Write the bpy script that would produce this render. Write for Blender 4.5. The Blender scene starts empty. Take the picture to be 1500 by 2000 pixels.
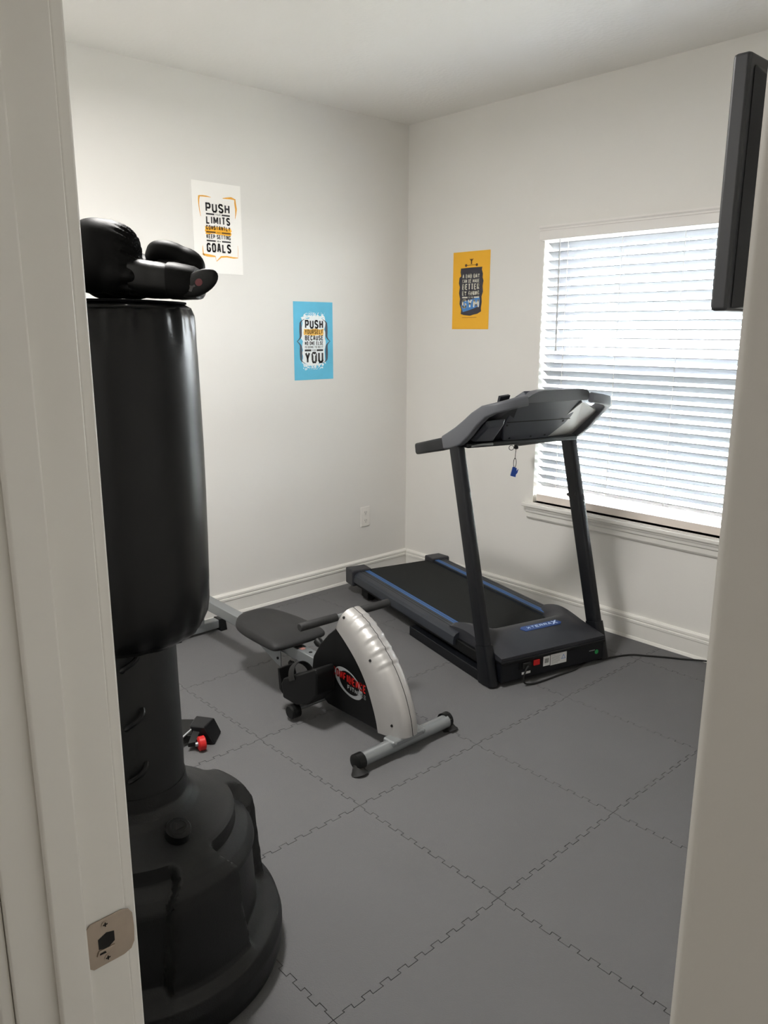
import bpy, bmesh, math, random
from mathutils import Vector, Matrix
random.seed(7)
S = bpy.context.scene
C = S.collection
sin, cos, pi = math.sin, math.cos, math.pi

# ------------------------------------------------------------------ camera, light, exposure
CAM = Vector((-3.5154, -3.6148, 1.5557)); YAW, PIT, ROL, FPX = 0.82757, 0.22791, 0.00272, 1529.9
_f = Vector((cos(YAW)*cos(PIT), sin(YAW)*cos(PIT), -sin(PIT)))
_r = Vector((sin(YAW), -cos(YAW), 0)); _u = _r.cross(_f)
_r2 = cos(ROL)*_r + sin(ROL)*_u; _u2 = -sin(ROL)*_r + cos(ROL)*_u
cd = bpy.data.cameras.new('camera'); co = bpy.data.objects.new('camera', cd); C.objects.link(co)
co.matrix_world = Matrix(((_r2.x, _u2.x, -_f.x, CAM.x), (_r2.y, _u2.y, -_f.y, CAM.y), (_r2.z, _u2.z, -_f.z, CAM.z), (0, 0, 0, 1)))
cd.sensor_fit = 'VERTICAL'; cd.sensor_height = 36.0; cd.lens = FPX/2000*36.0; cd.clip_start = 0.02
S.camera = co

W = bpy.data.worlds.new('sky'); S.world = W; W.use_nodes = True
bg = W.node_tree.nodes['Background']; bg.inputs[0].default_value = (0.93, 0.96, 1.0, 1); bg.inputs[1].default_value = 5.0
sl = bpy.data.lights.new('sun', 'SUN'); sl.energy = 5.0; sl.angle = 0.02; sl.color = (1, 0.97, 0.92)
so = bpy.data.objects.new('sun', sl); C.objects.link(so); so.rotation_euler = Vector((0.45, 0.35, -1.0)).to_track_quat('-Z', 'Y').to_euler()
pl = bpy.data.lights.new('window_portal', 'AREA'); pl.shape = 'RECTANGLE'; pl.size = 1.2; pl.size_y = 1.45
pl.cycles.is_portal = True
po = bpy.data.objects.new('window_portal', pl); C.objects.link(po); po.location = (0.16, -1.625, 1.34)
po.rotation_euler = Vector((-1, 0, 0)).to_track_quat('-Z', 'Z').to_euler()
hl = bpy.data.lights.new('hall_ceiling_light', 'AREA'); hl.shape = 'DISK'; hl.size = 0.4; hl.energy = 0.45; hl.color = (1, 0.96, 0.90)
ho = bpy.data.objects.new('hall_ceiling_light', hl); C.objects.link(ho); ho.location = (-4.2, -3.0, 2.70)
LX, LY = -2.42, -1.50
rl_ = bpy.data.lights.new('room_fill_light', 'AREA'); rl_.shape = 'DISK'; rl_.size = 0.40; rl_.energy = 4.0; rl_.color = (1, 0.975, 0.94)  # added fill light, lifts the walls beyond what the window gives
ro = bpy.data.objects.new('room_fill_light', rl_); C.objects.link(ro); ro.location = (LX, LY, 2.615)
S.view_settings.view_transform = 'Standard'; S.view_settings.look = 'None'; S.view_settings.gamma = 1.0
S.view_settings.use_curve_mapping = False
S.view_settings.exposure = 3.75
S.cycles.max_bounces = 14; S.cycles.diffuse_bounces = 9; S.cycles.transparent_max_bounces = 16
S.cycles.use_denoising = True; S.cycles.sample_clamp_indirect = 8.0; S.cycles.caustics_reflective = False; S.cycles.caustics_refractive = False

# ------------------------------------------------------------------ materials
def lin(c):
    return tuple(((v/255)/12.92 if v/255 <= 0.04045 else ((v/255+0.055)/1.055)**2.4) for v in c) + (1.0,)
MATS = {}
def mat(name, rgb, rough=0.5, metal=0.0, bump=None, var=0.0, vscale=6.0, spec=0.5, coat=0.0, sheen=0.0):
    if name in MATS: return MATS[name]
    m = bpy.data.materials.new(name); m.use_nodes = True; nt = m.node_tree; b = nt.nodes['Principled BSDF']
    col = lin(rgb); b.inputs['Base Color'].default_value = col
    b.inputs['Roughness'].default_value = rough; b.inputs['Metallic'].default_value = metal
    b.inputs['Specular IOR Level'].default_value = spec; b.inputs['Coat Weight'].default_value = coat
    tc = nt.nodes.new('ShaderNodeTexCoord')
    if var > 0:
        n = nt.nodes.new('ShaderNodeTexNoise'); n.inputs['Scale'].default_value = vscale; n.inputs['Detail'].default_value = 4
        nt.links.new(tc.outputs['Object'], n.inputs['Vector'])
        mx = nt.nodes.new('ShaderNodeMix'); mx.data_type = 'RGBA'
        mx.inputs[6].default_value = tuple(max(0, v*(1-var)) for v in col[:3]) + (1,)
        mx.inputs[7].default_value = tuple(min(1, v*(1+var)) for v in col[:3]) + (1,)
        nt.links.new(n.outputs['Fac'], mx.inputs[0]); nt.links.new(mx.outputs[2], b.inputs['Base Color'])
    if bump:
        kind, sc, st = bump
        if kind == 'voronoi':
            t = nt.nodes.new('ShaderNodeTexVoronoi'); out = t.outputs['Distance']
        elif kind == 'wave':
            t = nt.nodes.new('ShaderNodeTexWave'); out = t.outputs['Fac']
        else:
            t = nt.nodes.new('ShaderNodeTexNoise'); out = t.outputs['Fac']; t.inputs['Detail'].default_value = 3
        t.inputs['Scale'].default_value = sc
        nt.links.new(tc.outputs['Object'], t.inputs['Vector'])
        bp = nt.nodes.new('ShaderNodeBump'); bp.inputs['Strength'].default_value = st; bp.inputs['Distance'].default_value = 0.002
        nt.links.new(out, bp.inputs['Height']); nt.links.new(bp.outputs['Normal'], b.inputs['Normal'])
    MATS[name] = m; return m
def glass_mat(name, tint, gl=0.04):
    m = bpy.data.materials.new(name); m.use_nodes = True; nt = m.node_tree; nt.nodes.clear()
    o = nt.nodes.new('ShaderNodeOutputMaterial'); mx = nt.nodes.new('ShaderNodeMixShader'); mx.inputs[0].default_value = gl
    t = nt.nodes.new('ShaderNodeBsdfTransparent'); t.inputs[0].default_value = tint + (1,)
    g = nt.nodes.new('ShaderNodeBsdfGlossy'); g.inputs['Roughness'].default_value = 0.02
    nt.links.new(t.outputs[0], mx.inputs[1]); nt.links.new(g.outputs[0], mx.inputs[2]); nt.links.new(mx.outputs[0], o.inputs[0])
    return m
M_WALL = mat('wall_paint', (227, 225, 221), 0.75, bump=('noise', 160, 0.12))
M_CEIL = mat('ceiling_paint', (233, 231, 227), 0.85, bump=('voronoi', 55, 0.5))
M_TRIM = mat('trim_paint', (231, 229, 224), 0.35)
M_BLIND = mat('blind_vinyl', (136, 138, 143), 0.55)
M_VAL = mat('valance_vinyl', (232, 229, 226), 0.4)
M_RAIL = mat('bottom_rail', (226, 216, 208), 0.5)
M_FOAM = mat('foam_mat', (102, 102, 103), 0.85, bump=('voronoi', 260, 0.35), var=0.06, vscale=3, spec=0.3)
M_SUB = mat('subfloor', (40, 40, 40), 0.9)
M_VINYL = mat('black_vinyl', (5, 6, 7), 0.30, bump=('noise', 14, 0.10), spec=0.3)
M_NECK = mat('black_sleeve', (11, 13, 14), 0.55, bump=('noise', 240, 0.15))
M_POLY = mat('black_polyethylene', (14, 15, 16), 0.50, bump=('noise', 300, 0.25), spec=0.4)
M_LEATH = mat('black_leather', (14, 14, 14), 0.5, bump=('noise', 380, 0.12), spec=0.08)
M_LEATH2 = mat('dark_leather_strap', (15, 15, 15), 0.38, bump=('noise', 300, 0.1), spec=0.22)
M_BLK = mat('black_plastic', (8, 9, 10), 0.45, spec=0.3)
M_BLK2 = mat('satin_black', (12, 13, 16), 0.4, spec=0.35)
M_RUB = mat('black_rubber', (20, 20, 20), 0.7)
M_SIL = mat('silver_plastic', (190, 188, 186), 0.42, metal=0.5, var=0.05, vscale=30)
M_STEEL = mat('grey_steel', (150, 154, 156), 0.35, metal=0.6)
M_SEAT = mat('seat_foam', (34, 34, 35), 0.65, bump=('noise', 300, 0.15))
M_FRM = mat('treadmill_black_metal', (14, 16, 21), 0.42, spec=0.35)
M_HOOD = mat('treadmill_hood', (46, 47, 52), 0.42, spec=0.4, bump=('noise', 300, 0.1))
M_GREY = mat('console_grey', (86, 88, 93), 0.5)
M_NAVY = mat('console_back', (52, 55, 64), 0.42)
M_DARKN = mat('console_dark', (22, 24, 32), 0.5)
M_BELT = mat('belt_rubber', (30, 32, 32), 0.8, bump=('noise', 400, 0.2), spec=0.25)
M_BLUE = mat('blue_stripe', (52, 104, 168), 0.4)
M_RAILP = mat('side_rail_plastic', (44, 48, 56), 0.4)
M_CLIP = mat('blue_clip', (30, 84, 190), 0.4)
M_RED = mat('red_plastic', (196, 26, 26), 0.4)
M_GRN = mat('green_sticker', (40, 150, 80), 0.5)
M_WHITE = mat('white_sticker', (225, 225, 225), 0.5)
M_GREYP = mat('grey_print', (150, 153, 155), 0.5)
M_REDP = mat('red_print', (190, 30, 26), 0.5)
M_INK = mat('dark_ink', (62, 60, 62), 0.7)
M_PW = mat('poster_white', (246, 244, 240), 0.6)
M_PB = mat('poster_blue', (96, 190, 224), 0.6, var=0.12, vscale=12)
M_PY = mat('poster_yellow', (246, 184, 44), 0.6)
M_OR = mat('orange_print', (246, 176, 70), 0.6, var=0.2, vscale=70)
M_YP = mat('amber_print', (244, 178, 36), 0.6)
M_BP = mat('blue_print', (78, 136, 200), 0.6)
M_SPL = mat('white_print', (240, 246, 248), 0.6)
M_SLATE = mat('slate_print', (58, 56, 66), 0.6)
M_CREAM = mat('cream_print', (232, 228, 214), 0.6)
M_NICK = mat('satin_nickel', (176, 162, 148), 0.42, metal=0.85, var=0.08, vscale=60)
M_HOLE = mat('dark_hole', (10, 9, 8), 0.8)
M_OUT = mat('outlet_plastic', (232, 229, 224), 0.35)
M_TV = mat('tv_plastic', (20, 21, 25), 0.5, bump=('noise', 300, 0.1))
M_TVE = mat('tv_edge', (44, 45, 48), 0.45)
M_SCR = mat('tv_screen', (8, 8, 10), 0.08)
M_GROUND = mat('ground_cover', (98, 98, 95), 0.9, var=0.08, vscale=0.5)
M_HALLF = mat('hall_floor', (150, 140, 128), 0.7, var=0.08)
M_ROOF = mat('grey_roof', (120, 122, 122), 0.9); M_SIDING = mat('pale_siding', (200, 200, 198), 0.8)
M_PANE = glass_mat('window_glass', (0.97, 0.985, 0.98), 0.05)
M_SCREEN = glass_mat('insect_screen_mesh', (0.74, 0.75, 0.75), 0.0)
M_LITTRAY = mat('window_lit_tray', (176, 176, 172), 0.4)  # tray plastic with window light painted into its pale tone

# ------------------------------------------------------------------ mesh helpers
class MB:
    def __init__(s, X=None): s.v = []; s.f = []; s.X = X
    def add(s, vs, fs):
        o = len(s.v); s.v += [tuple(v) for v in vs]; s.f += [tuple(i+o for i in f) for f in fs]; return s
    def box(s, a, b):
        x0, y0, z0 = a; x1, y1, z1 = b
        return s.add([(x0,y0,z0),(x1,y0,z0),(x1,y1,z0),(x0,y1,z0),(x0,y0,z1),(x1,y0,z1),(x1,y1,z1),(x0,y1,z1)],
                     [(3,2,1,0),(4,5,6,7),(0,1,5,4),(1,2,6,5),(2,3,7,6),(3,0,4,7)])
    def hexa(s, p):                      # 8 corners: bottom ring then top ring
        return s.add(p, [(3,2,1,0),(4,5,6,7),(0,1,5,4),(1,2,6,5),(2,3,7,6),(3,0,4,7)])
    def prism(s, poly, fn, a, b):        # poly 2D, fn(u,v,w)->3D
        n = len(poly); vs = [fn(u, v, a) for u, v in poly] + [fn(u, v, b) for u, v in poly]
        fs = [tuple(range(n))[::-1], tuple(range(n, 2*n))] + [(i, (i+1) % n, n+(i+1) % n, n+i) for i in range(n)]
        return s.add(vs, fs)
    def flat(s, poly, fn):
        return s.add([fn(u, v) for u, v in poly], [tuple(range(len(poly)))])
    def tube(s, path, r, n=12, caps=True):
        P = [Vector(p) for p in path]; R = r if isinstance(r, (list, tuple)) else [r]*len(P)
        t0 = (P[1]-P[0]).normalized(); up = Vector((0,0,1)) if abs(t0.z) < 0.9 else Vector((1,0,0))
        a = t0.cross(up).normalized(); vs = []
        for i, p in enumerate(P):
            t = (P[min(i+1, len(P)-1)] - P[max(i-1, 0)]).normalized()
            a = (a - t*a.dot(t)).normalized(); b = t.cross(a)
            vs += [p + (a*cos(2*pi*k/n) + b*sin(2*pi*k/n))*R[i] for k in range(n)]
        m = len(P)
        fs = [(i*n+k, i*n+(k+1) % n, (i+1)*n+(k+1) % n, (i+1)*n+k) for i in range(m-1) for k in range(n)]
        if caps: fs += [tuple(range(n))[::-1], tuple(range((m-1)*n, m*n))]
        return s.add(vs, fs)
    def lathe(s, prof, c, n=48, fn=None):    # prof (r,z) list; fn(theta,i,r,z)->(r,z)
        vs = []
        for i, (r, z) in enumerate(prof):
            for k in range(n):
                th = 2*pi*k/n; rr, zz = fn(th, i, r, z) if fn else (r, z)
                vs.append((c[0]+rr*cos(th), c[1]+rr*sin(th), c[2]+zz))
        m = len(prof)
        fs = [(i*n+k, i*n+(k+1) % n, (i+1)*n+(k+1) % n, (i+1)*n+k) for i in range(m-1) for k in range(n)]
        fs += [tuple(range(n))[::-1], tuple(range((m-1)*n, m*n))]
        return s.add(vs, fs)
    def sweep(s, path, side, w, h, n=4):     # rounded rectangle swept along path; side = lateral vector
        P = [Vector(p) for p in path]; vs = []; sec = []
        for k in range(4):
            cx, cy = ((1,1),(-1,1),(-1,-1),(1,-1))[k]
            for j in range(n): a = k*pi/2 + j*(pi/2)/(n-1); sec.append((cx, cy, cos(a), sin(a)))
        for i, p in enumerate(P):
            t = (P[min(i+1, len(P)-1)] - P[max(i-1, 0)]).normalized()
            sd = side[i] if isinstance(side, list) else side
            a = (Vector(sd) - t*Vector(sd).dot(t)).normalized(); b = t.cross(a)
            ww = w[i] if isinstance(w, list) else w; hh = h[i] if isinstance(h, list) else h; q = min(ww, hh)*0.3
            vs += [p + a*(cx*(ww/2-q)+q*ca) + b*(cy*(hh/2-q)+q*sa) for cx, cy, ca, sa in sec]
        m, N = len(P), len(sec)
        fs = [(i*N+k, i*N+(k+1) % N, (i+1)*N+(k+1) % N, (i+1)*N+k) for i in range(m-1) for k in range(N)]
        fs += [tuple(range(N))[::-1], tuple(range((m-1)*N, m*N))]
        return s.add(vs, fs)
    def disc(s, c, ax, r, th, n=24): 
        c = Vector(c); a = Vector(ax).normalized(); return s.tube([c - a*th/2, c + a*th/2], r, n)
    def ell(s, c, rad, R=None, nu=20, nv=12, e=1.0):
        vs = []; c = Vector(c)
        for j in range(nv+1):
            ph = -pi/2 + pi*j/nv
            for k in range(nu):
                th = 2*pi*k/nu; q = Vector((rad[0]*cos(ph)*cos(th), rad[1]*cos(ph)*sin(th), rad[2]*sin(ph)))
                vs.append(c + (R @ q if R else q))
        return s.add(vs, [(j*nu+k, j*nu+(k+1) % nu, (j+1)*nu+(k+1) % nu, (j+1)*nu+k) for j in range(nv) for k in range(nu)])

ORG = {}
def obj(name, mb, m, parent=None, org=None, bevel=0, smooth=30, seg=2, fixn=True):
    o0 = ORG[parent] if parent else Vector(org if org else (0, 0, 0))
    vs = [Vector(mb.X(*v)) if mb.X else Vector(v) for v in mb.v]
    me = bpy.data.meshes.new(name); me.from_pydata([v - o0 for v in vs], [], mb.f); me.validate()
    if fixn:
        bm = bmesh.new(); bm.from_mesh(me); bmesh.ops.remove_doubles(bm, verts=bm.verts, dist=1e-6)
        bmesh.ops.recalc_face_normals(bm, faces=bm.faces); bm.to_mesh(me); bm.free()
    me.materials.append(m)
    if smooth:
        for p in me.polygons: p.use_smooth = True
        me.set_sharp_from_angle(angle=math.radians(smooth))
    o = bpy.data.objects.new(name, me); C.objects.link(o)
    if parent: o.parent = parent
    else: o.location = o0
    ORG[o] = o0
    if bevel:
        b = o.modifiers.new('bevel', 'BEVEL'); b.width = bevel; b.segments = seg; b.limit_method = 'ANGLE'; b.angle_limit = math.radians(35)
        b.harden_normals = True
    return o
def thing(name, label, cat, loc, group=None):
    o = bpy.data.objects.new(name, None); C.objects.link(o); o.location = loc; o.empty_display_size = 0.05
    ORG[o] = Vector(loc); return tag(o, label, cat, group)
def tag(o, label, cat, group=None):
    o['label'] = label; o['category'] = cat
    if group: o['group'] = group
    return o
def struct(name, mb, m, parent=None, label=None, **k):
    o = obj(name, mb, m, parent, **k)
    if not parent: o['kind'] = 'structure'
    if label: o['label'] = label
    return o
def inst(src, name, loc, parent):
    o = bpy.data.objects.new(name, src.data); C.objects.link(o); o.parent = parent
    o.location = Vector(loc) - ORG[parent]; ORG[o] = ORG[parent]; return o
def bx(a, b, X=None): return MB(X).box(a, b)
def smoothstep(a, b, x):
    t = max(0, min(1, (x-a)/(b-a))); return t*t*(3-2*t)

# lettering: condensed block capitals built from strokes, fitted into a box on a plane fn(u,v)
_O = [(0, .18), (0, .82), (.22, 1), (.78, 1), (1, .82), (1, .18), (.78, 0), (.22, 0), (0, .18)]
GLYPH = {'A': [[(0, 0), (.38, 1), (.62, 1), (1, 0)], [(.16, .30), (.84, .30)]], 'B': [[(0, 0), (0, 1), (.75, 1), (.97, .86), (.97, .64), (.75, .53), (0, .53)], [(.75, .53), (1, .40), (1, .15), (.78, 0), (0, 0)]],
 'C': [[(1, .76), (.78, 1), (.22, 1), (0, .82), (0, .18), (.22, 0), (.78, 0), (1, .24)]], 'D': [[(0, 0), (0, 1), (.72, 1), (1, .80), (1, .20), (.72, 0), (0, 0)]],
 'E': [[(1, 1), (0, 1), (0, 0), (1, 0)], [(0, .52), (.85, .52)]], 'F': [[(1, 1), (0, 1), (0, 0)], [(0, .50), (.85, .50)]],
 'G': [[(1, .80), (.75, 1), (.25, 1), (0, .82), (0, .18), (.22, 0), (.78, 0), (1, .18), (1, .45)], [(1, .45), (.62, .45)]], 'H': [[(0, 0), (0, 1)], [(1, 0), (1, 1)], [(0, .52), (1, .52)]],
 'I': [[(.5, 0), (.5, 1)]], 'K': [[(0, 0), (0, 1)], [(1, 1), (.08, .48)], [(.30, .60), (1, 0)]], 'L': [[(0, 1), (0, 0), (1, 0)]], 'M': [[(0, 0), (0, 1)], [(0, 1), (.5, .25), (1, 1)], [(1, 1), (1, 0)]],
 'N': [[(0, 0), (0, 1)], [(0, 1), (1, 0)], [(1, 0), (1, 1)]], 'O': [_O], 'P': [[(0, 0), (0, 1), (.78, 1), (1, .86), (1, .58), (.78, .44), (0, .44)]],
 'R': [[(0, 0), (0, 1), (.78, 1), (1, .86), (1, .62), (.78, .50), (0, .50)], [(.55, .50), (1, 0)]], 'S': [[(.97, .80), (.75, 1), (.25, 1), (0, .84), (0, .68), (.22, .56), (.78, .44), (1, .32), (1, .16), (.75, 0), (.25, 0), (.03, .20)]],
 'T': [[(.5, 0), (.5, 1)], [(0, 1), (1, 1)]], 'U': [[(0, 1), (0, .18), (.22, 0), (.78, 0), (1, .18), (1, 1)]], 'W': [[(0, 1), (.26, 0), (.5, .75), (.74, 0), (1, 1)]], 'X': [[(0, 0), (1, 1)], [(0, 1), (1, 0)]], 'Y': [[(0, 1), (.5, .48), (1, 1)], [(.5, .48), (.5, 0)]]}
def text_mb(body, box, fn, offset=0.02):
    u0, v0, u1, v1 = box; hh = v1-v0; units = [(0.5 if c == ' ' else 0.42 if c == 'I' else 1.30 if c in 'MW' else 1.0) for c in body]
    gap = 0.24; tot = sum(units)+gap*(len(body)-1); k = (u1-u0)/tot; mb = MB(); x = u0
    th = min(k*0.36, hh*0.20) if offset > 0 else min(k*0.27, hh*0.17)
    for c, un in zip(body, units):
        wd = un*k
        for pl_ in GLYPH.get(c, []):
            P = [Vector((x+th/2+p[0]*(wd-th) if c != 'I' else x+wd/2, v0+th/2*0.9+p[1]*(hh-th*0.9))) for p in pl_]
            for i in range(len(P)-1):
                a, b = P[i], P[i+1]; t = (b-a)
                if t.length < 1e-7: continue
                t.normalize(); n = Vector((-t.y, t.x))*th/2; ea = t*th*(0.38 if i > 0 else 0.0); eb = t*th*(0.38 if i < len(P)-2 else 0.0)
                mb.flat([tuple(q) for q in (a-ea+n, a-ea-n, b+eb-n, b+eb+n)], fn)
        x += wd+gap*k
    return mb
def rough_rect(u0, v0, u1, v1, amp, n=10, amp_v=None):
    av = amp if amp_v is None else amp_v; R = random.uniform; p = []
    for i in range(n): p.append((u0+(u1-u0)*i/n, v0+R(-av, av)))
    for i in range(n): p.append((u1+R(-amp, amp), v0+(v1-v0)*i/n))
    for i in range(n): p.append((u1-(u1-u0)*i/n, v1+R(-av, av)))
    for i in range(n): p.append((u0+R(-amp, amp), v1-(v1-v0)*i/n))
    return p

# ================================================================== THE ROOM
H = 2.74; XD, XH = -3.222, -3.342; YS = -3.62; YJ, YR = -2.876, -3.5385; DOOR_H = 2.05
WY0, WY1, WZ0, WZ1 = -2.235, -1.015, 0.62, 2.075
struct('wall_left', bx((XH, 0, 0), (0.16, 0.12, H)), M_WALL)
struct('wall_right', MB().box((0, YS, 0), (0.16, WY0, H)).box((0, WY1, 0), (0.16, 0, H)).box((0, WY0, 0), (0.16, WY1, WZ0)).box((0, WY0, WZ1), (0.16, WY1, H)), M_WALL)
struct('wall_back', bx((XD, YS-0.12, 0), (0.16, YS, H)), M_WALL)
struct('wall_front', MB().box((XH, YJ+0.02, 0), (XD, 0, H)).box((XH, -4.6, 0), (XD, YR-0.02, H)).box((XH, YR-0.02, DOOR_H+0.02), (XD, YJ+0.02, H)), M_WALL)
struct('ceiling', bx((-4.9, -4.72, H), (0.16, 0.12, H+0.12)), M_CEIL)
floor = struct('floor', bx((-4.9, -4.72, -0.1), (0.16, 0.12, 0.0)), M_SUB)
struct('wall_hall_far', bx((-4.9, -4.6, 0), (-4.8, -1.5, H)), M_WALL)
struct('wall_hall_left', bx((-4.9, -1.5, 0), (XH, -1.4, H)), M_WALL)
struct('wall_hall_right', bx((-4.9, -4.72, 0), (XH, -4.6, H)), M_WALL)
obj('hall_carpet', bx((-4.8, -4.6, 0.0), (XH, -1.5, 0.01)), M_HALLF, floor)

# door frame: jambs, stops, casings
JT = 0.02
door = struct('door_1', MB().box((XH, YJ, 0), (XD, YJ+JT, DOOR_H)).box((XH, YR-JT, 0), (XD, YR, DOOR_H)).box((XH, YR-JT, DOOR_H), (XD, YJ+JT, DOOR_H+JT)), M_TRIM, bevel=0.002)
XS = -3.2685
obj('door_stop', bx((XS-0.034, YJ-0.011, 0), (XS, YJ, DOOR_H)), M_TRIM, door, bevel=0.003)
obj('door_stop', bx((XS-0.034, YR, 0), (XS, YR+0.011, DOOR_H)), M_TRIM, door, bevel=0.003)
obj('door_stop', bx((XS-0.034, YR, DOOR_H-0.011), (XS, YJ, DOOR_H)), M_TRIM, door, bevel=0.003)
def casing(name, x0, x1):
    rv = 0.006
    obj(name, bx((x0, YJ+rv, 0), (x1, YJ+rv+0.06, DOOR_H+0.06)), M_TRIM, door, bevel=0.004)
    obj(name, bx((x0, YR-rv-0.06, 0), (x1, YR-rv, DOOR_H+0.06)), M_TRIM, door, bevel=0.004)
    obj(name, bx((x0, YR-rv, DOOR_H+rv), (x1, YJ+rv, DOOR_H+0.06)), M_TRIM, door, bevel=0.004)
casing('casing_hall_side', XH-0.015, XH); casing('casing_room_side', XD, XD+0.015)

# strike plate on the left jamb (its own small thing)
def jf(u, v, w=0.0): return (u, YJ-0.0004-w, v)
sp = thing('strike_plate', 'satin nickel strike plate screwed to the door jamb', 'strike plate', (-3.245, YJ, 0.905))
zc = 0.908
ring = []
pts = [(-3.2665, zc-0.0285, 1), (-3.232, zc-0.0285, 0), (-3.2165, zc-0.019, 1), (-3.2165, zc+0.019, 1), (-3.232, zc+0.0285, 0), (-3.2665, zc+0.0285, 1)]
plate = [(-3.2625, zc-0.0285), (-3.228, zc-0.0285), (-3.2195, zc-0.0255), (-3.2155, zc-0.018), (-3.2145, zc), (-3.2155, zc+0.018), (-3.2195, zc+0.0255), (-3.228, zc+0.0285), (-3.2625, zc+0.0285), (-3.2668, zc+0.0245), (-3.2668, zc-0.0245)]
pm = MB()
hole = [(-3.2555, zc-0.006), (-3.246, zc-0.0095), (-3.2375, zc-0.004), (-3.2375, zc+0.008), (-3.246, zc+0.0105), (-3.2555, zc+0.006)]
pm.prism(plate, jf, 0.0, 0.0016)
obj('plate', pm, M_NICK, sp, bevel=0.0005)
obj('latch_hole', MB().prism(hole, jf, 0.0014, 0.0019), M_HOLE, sp)
obj('adjusting_tab', MB().prism([(-3.2585, zc-0.0135), (-3.243, zc-0.015), (-3.2375, zc-0.0085), (-3.256, zc-0.0075)], jf, 0.0012, 0.0030), M_NICK, sp, bevel=0.0006)
obj('tab_slot', MB().prism([(-3.2555, zc-0.0125), (-3.2480, zc-0.0130), (-3.2490, zc-0.0105), (-3.2550, zc-0.0105)], jf, 0.0028, 0.0033), M_HOLE, sp)
for dz in (-0.021, 0.021):
    s_ = obj('screw', MB().disc((-3.2465, YJ-0.002, zc+dz), (0, 1, 0), 0.0042, 0.0012, 16), M_NICK, sp)
    obj('screw_slot', MB().box((-3.2490, YJ-0.0029, zc+dz-0.0007), (-3.2440, YJ-0.0024, zc+dz+0.0007)).box((-3.2472, YJ-0.0029, zc+dz-0.0025), (-3.2458, YJ-0.0024, zc+dz+0.0025)), M_HOLE, s_)

cl_ = thing('added_fill_lamp', 'added fill lamp, round and flush on the ceiling, out of view', 'lamp', (LX, LY, H))  # unseen fixture, added to house the room's fill light
obj('canopy', MB().lathe([(0.02, -0.036), (0.205, -0.034), (0.205, -0.004), (0.14, 0.0)], (LX, LY, H), 40), M_TRIM, cl_, smooth=40)
obj('diffuser', MB().lathe([(0.02, -0.118), (0.10, -0.112), (0.165, -0.094), (0.195, -0.064), (0.200, -0.036)], (LX, LY, H), 40), mat('opal_glass', (245, 242, 235), 0.4), cl_, smooth=40)
# baseboards with a stepped cap profile
BP = [(0, 0), (0.021, 0), (0.021, 0.014), (0.016, 0.026), (0.013, 0.027), (0.013, 0.098), (0.0165, 0.100), (0.0165, 0.111), (0.012, 0.114), (0.012, 0.1175), (0.0155, 0.121), (0.0145, 0.131), (0.009, 0.136), (0.006, 0.140), (0, 0.140)]
def bb(name, fn, a, b): return struct(name, MB().prism(BP, fn, a, b), M_TRIM, smooth=20)
bb('baseboard_left', lambda d, z, w: (w, -d, z), XD+0.0, 0.0)
bb('baseboard_right', lambda d, z, w: (-d, w, z), YS+0.021, -0.0215)
bb('baseboard_back', lambda d, z, w: (w, YS+d, z), XD+0.1, 0.0)
bb('baseboard_front', lambda d, z, w: (XD+d, w, z), YJ+0.068, -0.0215)

# interlocking foam tiles
T = 0.5903; TX, TY = -2.0010, -2.4423; NT = 10; TH = 0.012
def edge_curve():           # points (s, d) along one edge, d = tooth offset, flared tooth heads
    p = T/NT; d = 0.0062; out = [(0.25*p, 0.0)]
    for k in range(NT-1):
        s = (k+0.5)*p
        out += [(s+0.06*p, 0.0) if k == 0 else (s+0.04*p, -d), (s-0.03*p+0.06*p, d), (s+0.50*p, d), (s+0.47*p, -d)]
    out[1] = (0.56*p, 0.0)
    out += [((NT-0.5)*p+0.0*p, -d), ((NT-0.47)*p, 0.0)]
    return out
EC = edge_curve()
def tile_poly(g=0.0009):
    P = [(0, 0)] + EC + [(T, 0)] + [(T+d, s) for s, d in EC] + [(T, T)] + [(s, T+d) for s, d in EC[::-1]] + [(0, T)] + [(d, s) for s, d in EC[::-1]]
    n = len(P); out = []
    for i in range(n):              # shrink along the normals for a hairline gap
        a, b, c = Vector(P[i-1]), Vector(P[i]), Vector(P[(i+1) % n])
        t1 = (b-a).normalized(); t2 = (c-b).normalized()
        n1 = Vector((-t1.y, t1.x)); n2 = Vector((-t2.y, t2.x)); m = n1+n2
        m = m/max(0.5, m.dot(n1)) if m.length > 1e-3 else n1
        out.append(tuple(b + m*g))
    return out
TP = tile_poly()
def clip(P, f):            # keep f(p) >= 0
    out = []
    for i in range(len(P)):
        a, b = P[i], P[(i+1) % len(P)]; fa, fb = f(a), f(b)
        if fa >= 0: out.append(a)
        if (fa >= 0) != (fb >= 0): t = fa/(fa-fb); out.append((a[0]+(b[0]-a[0])*t, a[1]+(b[1]-a[1])*t))
    return out
XLO, XHI, YLO, YHI = XD+0.002, -0.022, YS+0.022, -0.022
full = None
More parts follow.
